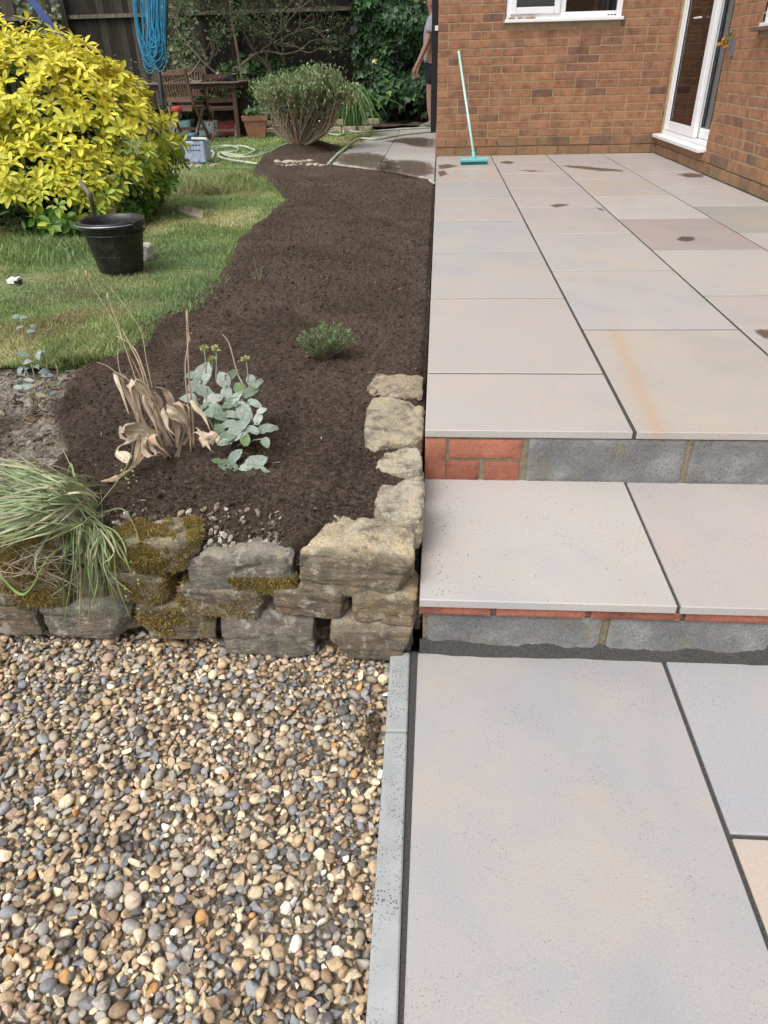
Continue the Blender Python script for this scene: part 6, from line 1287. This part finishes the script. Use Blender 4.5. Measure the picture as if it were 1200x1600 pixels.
# low stone edging to that border
le = thing('low_stone_edging', 'low mossy two course stone edging along the far border behind the shrub', 'edging', (-2.2, 13.0, 0)); stm = [Geo().add(stone_mesh(.11, .07, .045, 200 + k, 7), CF, np.ones(3)).mesh('stone', MAT['rock'], True) for k in range(2)]
# light copies: a coarser block, shared
CVs, CFs = cubesphere(7); sms = []
for k in range(5):
    V = CVs / ((np.abs(CVs) ** 7).sum(1) ** (1 / 7))[:, None] * np.array([.12, .07, .045]); V = V + .008 * np.stack([vnoise(V * 20 + j * 9 + k, 30 + j) for j in range(3)], 1); gg = Geo(); gg.add(V, CFs, np.ones(3)); sms.append(gg.mesh('stone', MAT['rock'], True))
for r_ in range(2):
    for k in range(11):
        link('stone', sms[rnd.randrange(5)], le, (-1.55 + .255 * k + .12 * r_, .02 * rnd.uniform(-1, 1), .0 + .095 * r_), (0, 0, rnd.uniform(-.1, .1)), TONES[rnd.choice(('cream', 'tan', 'olive', 'brown'))])

# ================================================================= TERRACOTTA POT
pc_ = GZ(402, 214, -.05); pot = thing('terracotta_pot', 'square terracotta plant pot with a thick rim near the low edging', 'plant pot', (pc_[0], pc_[1], -.05), .15); tm = M('terracotta', (.30, .135, .085), rough=.85, vary=.25, vscale=9)
def frustum(g, w0, w1, z0, z1, C=None): g.add([(-w0, -w0, z0), (w0, -w0, z0), (w0, w0, z0), (-w0, w0, z0), (-w1, -w1, z1), (w1, -w1, z1), (w1, w1, z1), (-w1, w1, z1)], BOXF, C)
g = Geo(); frustum(g, .13, .175, 0, .24); gobj('body', g, tm, pot); g = Geo(); frustum(g, .19, .20, .235, .30); gobj('rim', g, tm, pot); g = Geo(); frustum(g, .165, .165, .28, .3015, dark); gobj('potting_soil', g, MAT['soil'], pot)
g = Geo(); n = 120; leafmass(g, np.stack([RS.randn(n) * .09, RS.randn(n) * .08, .31 + .10 * RS.rand(n)], 1), np.array([0, -.5, 1.0]), .07, np.array([[.07, .12, .04]]) * (.5 + .8 * RS.rand(n)[:, None])); stuff(gobj('seedling_leaves', g, MAT['leaf'], pot))

# ================================================================= GARDEN TABLE AND CHAIRS
TY = 12.5
tbl = thing('garden_table', 'dark hardwood slatted garden table cluttered with tools near the fence', 'table', (-3.85, 12.75, -.05)); zt_ = .76
for k in range(9): me = bevel_box(1.62, .092, .022, .003, 1, 'slat', M('table_top_wood', (.15, .115, .10), rough=.55, vary=.3, vscale=10) if k == 0 else bpy.data.materials['table_top_wood']); link('slat', me, tbl, (0, -.40 + .1 * k, zt_ - .011))
for s in (-1, 1): g = Geo(); box(g, -.74, .74, s * .36 - .012, s * .36 + .012, zt_ - .09, zt_ - .024); gobj('apron', g, MAT['wood'], tbl)
for sx in (-1, 1):
    g = Geo(); box(g, sx * .74 - .012, sx * .74 + .012, -.34, .34, zt_ - .09, zt_ - .024); gobj('apron', g, MAT['wood'], tbl)
    for sy in (-1, 1): g = Geo(); box(g, sx * .68 - .03, sx * .68 + .03, sy * .30 - .03, sy * .30 + .03, 0, zt_ - .025); gobj('leg', g, MAT['wood'], tbl)
wl = M('worn_hardwood', (.15, .085, .06), rough=.6, vary=.35, vscale=12)
def chair(loc, rz, lab, sc=1.0, light=False):
    t = thing('folding_chair', lab, 'chair', loc, rz, 'hardwood folding chairs round the garden table'); m = wl if light else MAT['wood']
    for sx in (-1, 1):
        x = sx * .225
        g = Geo(); bar(g, (x, .20, 0), (x, -.16, .50), .026, .045, (0, 1, 0)); bar(g, (x, -.161, .501), (x, -.27, .94), .026, .045, (0, 1, 0)); gobj('back_post', g, m, t)
        g = Geo(); bar(g, (x * .86, -.24, 0), (x * .86, .18, .45), .026, .042, (0, 1, 0)); gobj('leg', g, wl, t)
    for z, y in ((.90, -.262), (.56, -.172)): g = Geo(); box(g, -.212, .212, y - .011, y + .011, z - .035, z + .035); gobj('back_rail', g, m, t)
    for k in range(9): g = Geo(); x = -.18 + .045 * k; bar(g, (x, -.182, .596), (x, -.255, .864), .020, .012, (0, 1, 0)); gobj('back_slat', g, m, t)
    for k in range(8): g = Geo(); y = -.17 + .052 * k; box(g, -.205, .205, y - .018, y + .018, .452, .468); gobj('seat_slat', g, wl, t)
    for y in (-.19, .20): g = Geo(); box(g, -.21, .21, y - .010, y + .010, .41, .45); gobj('seat_rail', g, m, t)
    g = Geo(); box(g, -.20, .20, -.175, -.155, .09, .13); gobj('stretcher', g, wl, t); g = Geo(); box(g, -.205, .205, .085, .105, .14, .18); gobj('stretcher', g, wl, t); t.scale = (sc,) * 3; return t
chair((-3.80, 11.95, -.05), -.22, 'hardwood folding chair nearest the blue cords with its slatted back to the lawn', 1.0, True)
chair((-3.42, 12.62, -.05), .12, 'dark folding chair tucked under the right hand end of the table', .92)
chair((-4.15, 13.45, -.05), PI + .1, 'folding chair behind the table showing only its top rail beside the airer', 1.02, True)
chair((-3.45, 13.5, -.05), PI - .12, 'folding chair behind the table showing pale slats above the clutter', 1.02, True)
# clutter on the table
tz = .711
hd = thing('hand_trowel', 'grey handled trowel lying on the garden table', 'trowel', tuple(GY(330, 122, 12.5)[:2]) + (tz + .01,)); g = Geo(); tube(g, [(-.02, 0, .0), (.06, 0, .05), (.13, 0, .11)], [.014, .018, .016], 8, (.30, .31, .31)); gobj('handle', g, MAT['bark'], hd, True); g = Geo(); box(g, -.17, -.02, -.04, .04, -.008, .004, (.05, .055, .06)); gobj('blade', g, MAT['bark'], hd)
q = GY(351, 126, 12.45); gv = thing('work_gloves', 'crumpled red and black work gloves on the table', 'gloves', (q[0], q[1], tz)); g = Geo(); V = CVs * np.array([.13, .07, .045]); V = V * (1 + .35 * vnoise(V * 22, 3)[:, None]); g.add(V + [.05, 0, .04], CFs, (.018, .018, .022)); gobj('black_glove', g, MAT['bark'], gv, True); g = Geo(); V = CVs * np.array([.05, .05, .04]); V = V * (1 + .35 * vnoise(V * 30, 5)[:, None]); g.add(V + [-.09, -.02, .05], CFs, (.20, .045, .03)); gobj('red_glove', g, MAT['bark'], gv, True)
q = GY(367, 126, 12.5); me = bevel_box(.075, .06, .10, .006, 1, 'box', M('yellow_card', (.55, .48, .12), rough=.7)); o = link('small_box', me, None, (q[0], q[1], tz + .05), (0, 0, .2)); tag(o, 'small yellow box standing at the right end of the table', 'box')
q = GY(322, 118, 12.6); g = Geo(); tube(g, spline([(-.40, 0, .16), (-.25, .02, .02), (-.1, 0, .01), (.05, .1, .06), (.12, .05, .02), (0, -.05, .03), (-.08, .02, .08)], 40), .006, 5, (.30, .28, .18)); o = gobj('twine', g, MAT['bark'], None, loc=(q[0], q[1], tz + .005)); tag(o, 'loose coil of pale twine among the tools on the table', 'twine')
# bags under the table
for (px, py, sx, c, lab) in ((282, 200, .20, (.13, .22, .22), 'grey green plastic sack under the nearest chair'), (330, 205, .16, (.17, .24, .23), 'pale green sack under the table beside the red bag'), (352, 200, .22, (.16, .03, .03), 'dark red bag slumped under the right end of the table')):
    q = GY(px, py, 12.75); g = Geo(); V = CVs * np.array([sx, .16, .11]); V = V * (1 + .35 * fbm(V * 9 + px, 3, px)[:, None]); g.add(V, CFs, c); o = gobj('bag', g, MAT['bark'], None, True, loc=(q[0], 12.75, .07)); tag(o, lab, 'bag')
g = Geo(); V = CVs * np.array([.26, .2, .28]); V = V * (1 + .3 * fbm(V * 7, 3, 3)[:, None]); g.add(V, CFs, (.025, .017, .014)); q = GY(352, 205, 12.9); o = gobj('brushwood_heap', g, MAT['bark'], None, True, loc=(q[0] + .12, 12.95, .15)); stuff(o); o['label'] = 'heap of dark brushwood behind the table legs'

# ================================================================= FOLDED ROTARY AIRER WITH BLUE CORDS
ab = GZ(263, 236, -.05); at_ = GY(233, -10, 11.2); air = thing('rotary_airer', 'folded grey rotary airer hung with many loops of bright blue cord', 'airer', (ab[0], ab[1], -.05)); ao = np.array([ab[0], ab[1], -.05]); gm_ = M('grey_tube', (.035, .04, .05), rough=.45, metal=.3, vary=.3)
tpt = at_ + (at_ - ab) * .12; g = Geo(); tube(g, np.array([ab, (ab + tpt) / 2, tpt]) - ao, .030, 10); gobj('pole', g, gm_, air, True)
axis = (tpt - ab) / np.linalg.norm(tpt - ab)
for k, (px, px2) in enumerate(((212, 246), (226, 250), (246, 254), (262, 258))):
    A = GY(px, -12, 11.15); B = GY(px2, 112, 11.1 + .05 * k); g = Geo(); bar(g, A - ao, B - ao, .022, .022, (0, -1, 0)); gobj('arm', g, gm_, air)
cm = M('blue_cord', (.035, .27, .46), rough=.5, vary=.2, vscale=9)
for k in range(46):
    a = rnd.random(); left = k % 2; x0 = rnd.uniform(205, 232) if left else rnd.uniform(228, 248); x1 = rnd.uniform(228, 250) if left else rnd.uniform(244, 262); bot = (118 - 44 * a if left else 112 - 52 * a) + (-10 if rnd.random() < .3 else 0); y0 = 10.86 + rnd.uniform(-.06, .06); bx = (x0 + x1) / 2 + (245 - (x0 + x1) / 2) * .35
    sl_ = .30 * (bot / 118); L_ = [(x0, -12), (x0 + (bx - x0) * .25, bot * .45), (bx - 9 * (1.1 - a * .3), bot * .84), (bx, bot), (bx + 9 * (1.1 - a * .3), bot * .86), (x1 + (bx - x1) * .25, bot * .45), (x1, -12)]
    g = Geo(); tube(g, spline([GY(px, py, y0 - .03 * i % 3 * .02) for i, (px, py) in enumerate(L_)], 26) - ao, .0052, 5); gobj('cord', g, cm, air, True)
# tool with a red grip leaning out of the golden shrub
A = GY(234, 206, 8.6); B = GY(262, 172, 8.6); C2 = GY(283, 170, 8.6); lo = np.array([A[0] - .25, 8.6, -.05]); lo_t = thing('long_tool', 'black curved tool shaft with a red grip sticking out of the golden shrub', 'tool', tuple(lo)); g = Geo(); tube(g, spline([lo, A, B, GY(270, 171, 8.6)], 20) - lo, .024, 8, (.025, .03, .04)); gobj('shaft', g, MAT['bark'], lo_t, True); g = Geo(); tube(g, np.array([GY(269, 172, 8.6), GY(275, 171, 8.6), C2]) - lo, [.032, .036, .032], 10, (.34, .05, .045)); gobj('grip', g, MAT['bark'], lo_t, True)

# ================================================================= PERSON BEHIND THE GATE
def skin(name, verts, edges, mat, parent, sub=2, root=0):
    me = bpy.data.meshes.new(name); me.from_pydata([v[0] for v in verts], edges, []); me.materials.append(mat); o = link(name, me, parent)
    o.modifiers.new('skin', 'SKIN'); 
    for i, v in enumerate(verts):
        s = me.skin_vertices[0].data[i]; r_ = v[1]; s.radius = r_ if isinstance(r_, tuple) else (r_, r_); s.use_root = (i == root)
    m = o.modifiers.new('sub', 'SUBSURF'); m.levels = m.render_levels = sub
    for p in me.polygons: p.use_smooth = True
    m2 = o.modifiers['skin']; m2.use_smooth_shade = True; return o
pp = thing('person', 'person in a grey t-shirt and dark shorts standing half hidden behind the gate', 'person', (-.125, 12.88, 0)); skm = M('skin', (.30, .165, .115), rough=.6, vary=.15, vscale=8, bst=0)
# faces left (-x); near side is the person's left... shoulder line runs along y
V = [((0, 0, .93), (.14, .12)), ((0, 0, 1.12), (.13, .11)), ((.0, 0, 1.34), (.16, .12)), ((0, 0, 1.46), (.07, .07)), ((-.015, 0, 1.53), .055), ((-.03, 0, 1.64), (.085, .10)), ((-.02, 0, 1.74), (.07, .075))]
E_ = [(0, 1), (1, 2), (2, 3), (3, 4), (4, 5), (5, 6)]
def chain(start, pts):
    i = start
    for p in pts: V.append(p); E_.append((i, len(V) - 1)); i = len(V) - 1
    return i
for s in (-1, 1):
    chain(2, [((.0, s * .17, 1.40), .062), ((-.05, s * .21, 1.22), .050), ((-.10 - .02 * (s < 0), s * .22, 1.06), .042), ((-.17 - .02 * (s < 0), s * .21, .93), .034), ((-.215 - .03 * (s < 0), s * .20, .845), .026), ((-.235 - .035 * (s < 0), s * .20, .79), (.034, .018))])
    h = len(V) - 1; hx_ = V[h][0]
    for j, (dx, dy, L_) in enumerate(((-.018, -.012, .085), (-.006, -.004, .095), (.006, .004, .090), (.018, .010, .072))):
        b1 = (hx_[0] + dx * .9, hx_[1] + dy, hx_[2] - .03); V.append((b1, .0095)); E_.append((h, len(V) - 1)); V.append(((b1[0] + .004, b1[1], b1[2] - L_ * .5), .0085)); E_.append((len(V) - 2, len(V) - 1)); V.append(((b1[0] + .016, b1[1], b1[2] - L_ * .85), .0075)); E_.append((len(V) - 2, len(V) - 1))
    V.append(((hx_[0] - .034, hx_[1] - .012 * s, hx_[2] + .0), .010)); E_.append((h - 1, len(V) - 1)); V.append(((hx_[0] - .042, hx_[1] - .016 * s, hx_[2] - .045), .0085)); E_.append((len(V) - 2, len(V) - 1))
    st = (-.03 if s < 0 else .06); chain(0, [((st * .3, s * .09, .86), .095), ((st * .8 - .01, s * .10, .50), .062), ((st * 1.0, s * .10, .30), .056), ((st + .02, s * .10, .09), .038), ((st - .04, s * .10, .045), .036), ((st - .13, s * .105, .03), .030)])
skin('body', V, E_, skm, pp)
g = Geo(); nose = I2 * np.array([.018, .012, .022]); g.add(nose + [-.125, 0, 1.635], IF2, (.28, .15, .105)); gobj('nose', g, MAT['bark'], pp, True)
hair = I3 * np.array([.10, .088, .10]); hair = hair[:, :]; g = Geo(); g.add(np.where(hair[:, 0:1] < -.03, hair * .9, hair) + [-.005, 0, 1.69], IF3, (.02, .014, .01)); gobj('hair', g, MAT['bark'], pp, True)
for s in (-1, 1): g = Geo(); g.add(I2 * np.array([.020, .008, .03]) + [-.02, s * .092, 1.62], IF2, (.28, .15, .105)); gobj('ear', g, MAT['bark'], pp, True)
for s in (-1, 1): g = Geo(); g.add(I2 * .010 + [-.105, s * .032, 1.655], IF2, (.03, .02, .02)); gobj('eye', g, MAT['bark'], pp, True)
shirt = [((0, 0, .80), (.17, .155)), ((0, 0, 1.05), (.15, .135)), ((.0, 0, 1.22), (.165, .14)), ((0, 0, 1.38), (.165, .13)), ((0, 0, 1.46), (.085, .08)), ((.0, -.18, 1.41), .085), ((-.03, -.215, 1.30), .078), ((-.045, -.222, 1.24), .076), ((.0, .18, 1.41), .085), ((-.03, .215, 1.30), .078), ((-.045, .222, 1.24), .076)]
skin('t_shirt', shirt, [(0, 1), (1, 2), (2, 3), (3, 4), (3, 5), (5, 6), (6, 7), (3, 8), (8, 9), (9, 10)], M('grey_jersey', (.26, .26, .29), rough=.95, vary=.12, vscale=5), pp)
shorts = [((0, 0, .98), (.15, .135)), ((0, 0, .86), (.15, .14)), ((-.01, -.10, .74), .108), ((-.03, -.105, .56), .100), ((.02, .10, .74), .108), ((.04, .105, .56), .100)]
skin('shorts', shorts, [(0, 1), (1, 2), (2, 3), (1, 4), (4, 5)], M('dark_shorts_cloth', (.012, .013, .018), rough=.95), pp)
for s in (-1, 1):
    st = (-.03 if s < 0 else .06); skin('sock', [((st + .02, s * .10, .16), .047), ((st + .02, s * .10, .08), .046)], [(0, 1)], M('grey_sock', (.20, .19, .20), rough=.95), pp, 1)
    skin('shoe', [((st + .05, s * .10, .05), (.052, .05)), ((st - .02, s * .10, .052), (.055, .05)), ((st - .10, s * .105, .035), (.050, .038)), ((st - .17, s * .107, .028), (.040, .028))], [(0, 1), (1, 2), (2, 3)], M('shoe_suede', (.15, .135, .12), rough=.8, vary=.4, vscale=30), pp)
print('all done', len(bpy.data.objects))
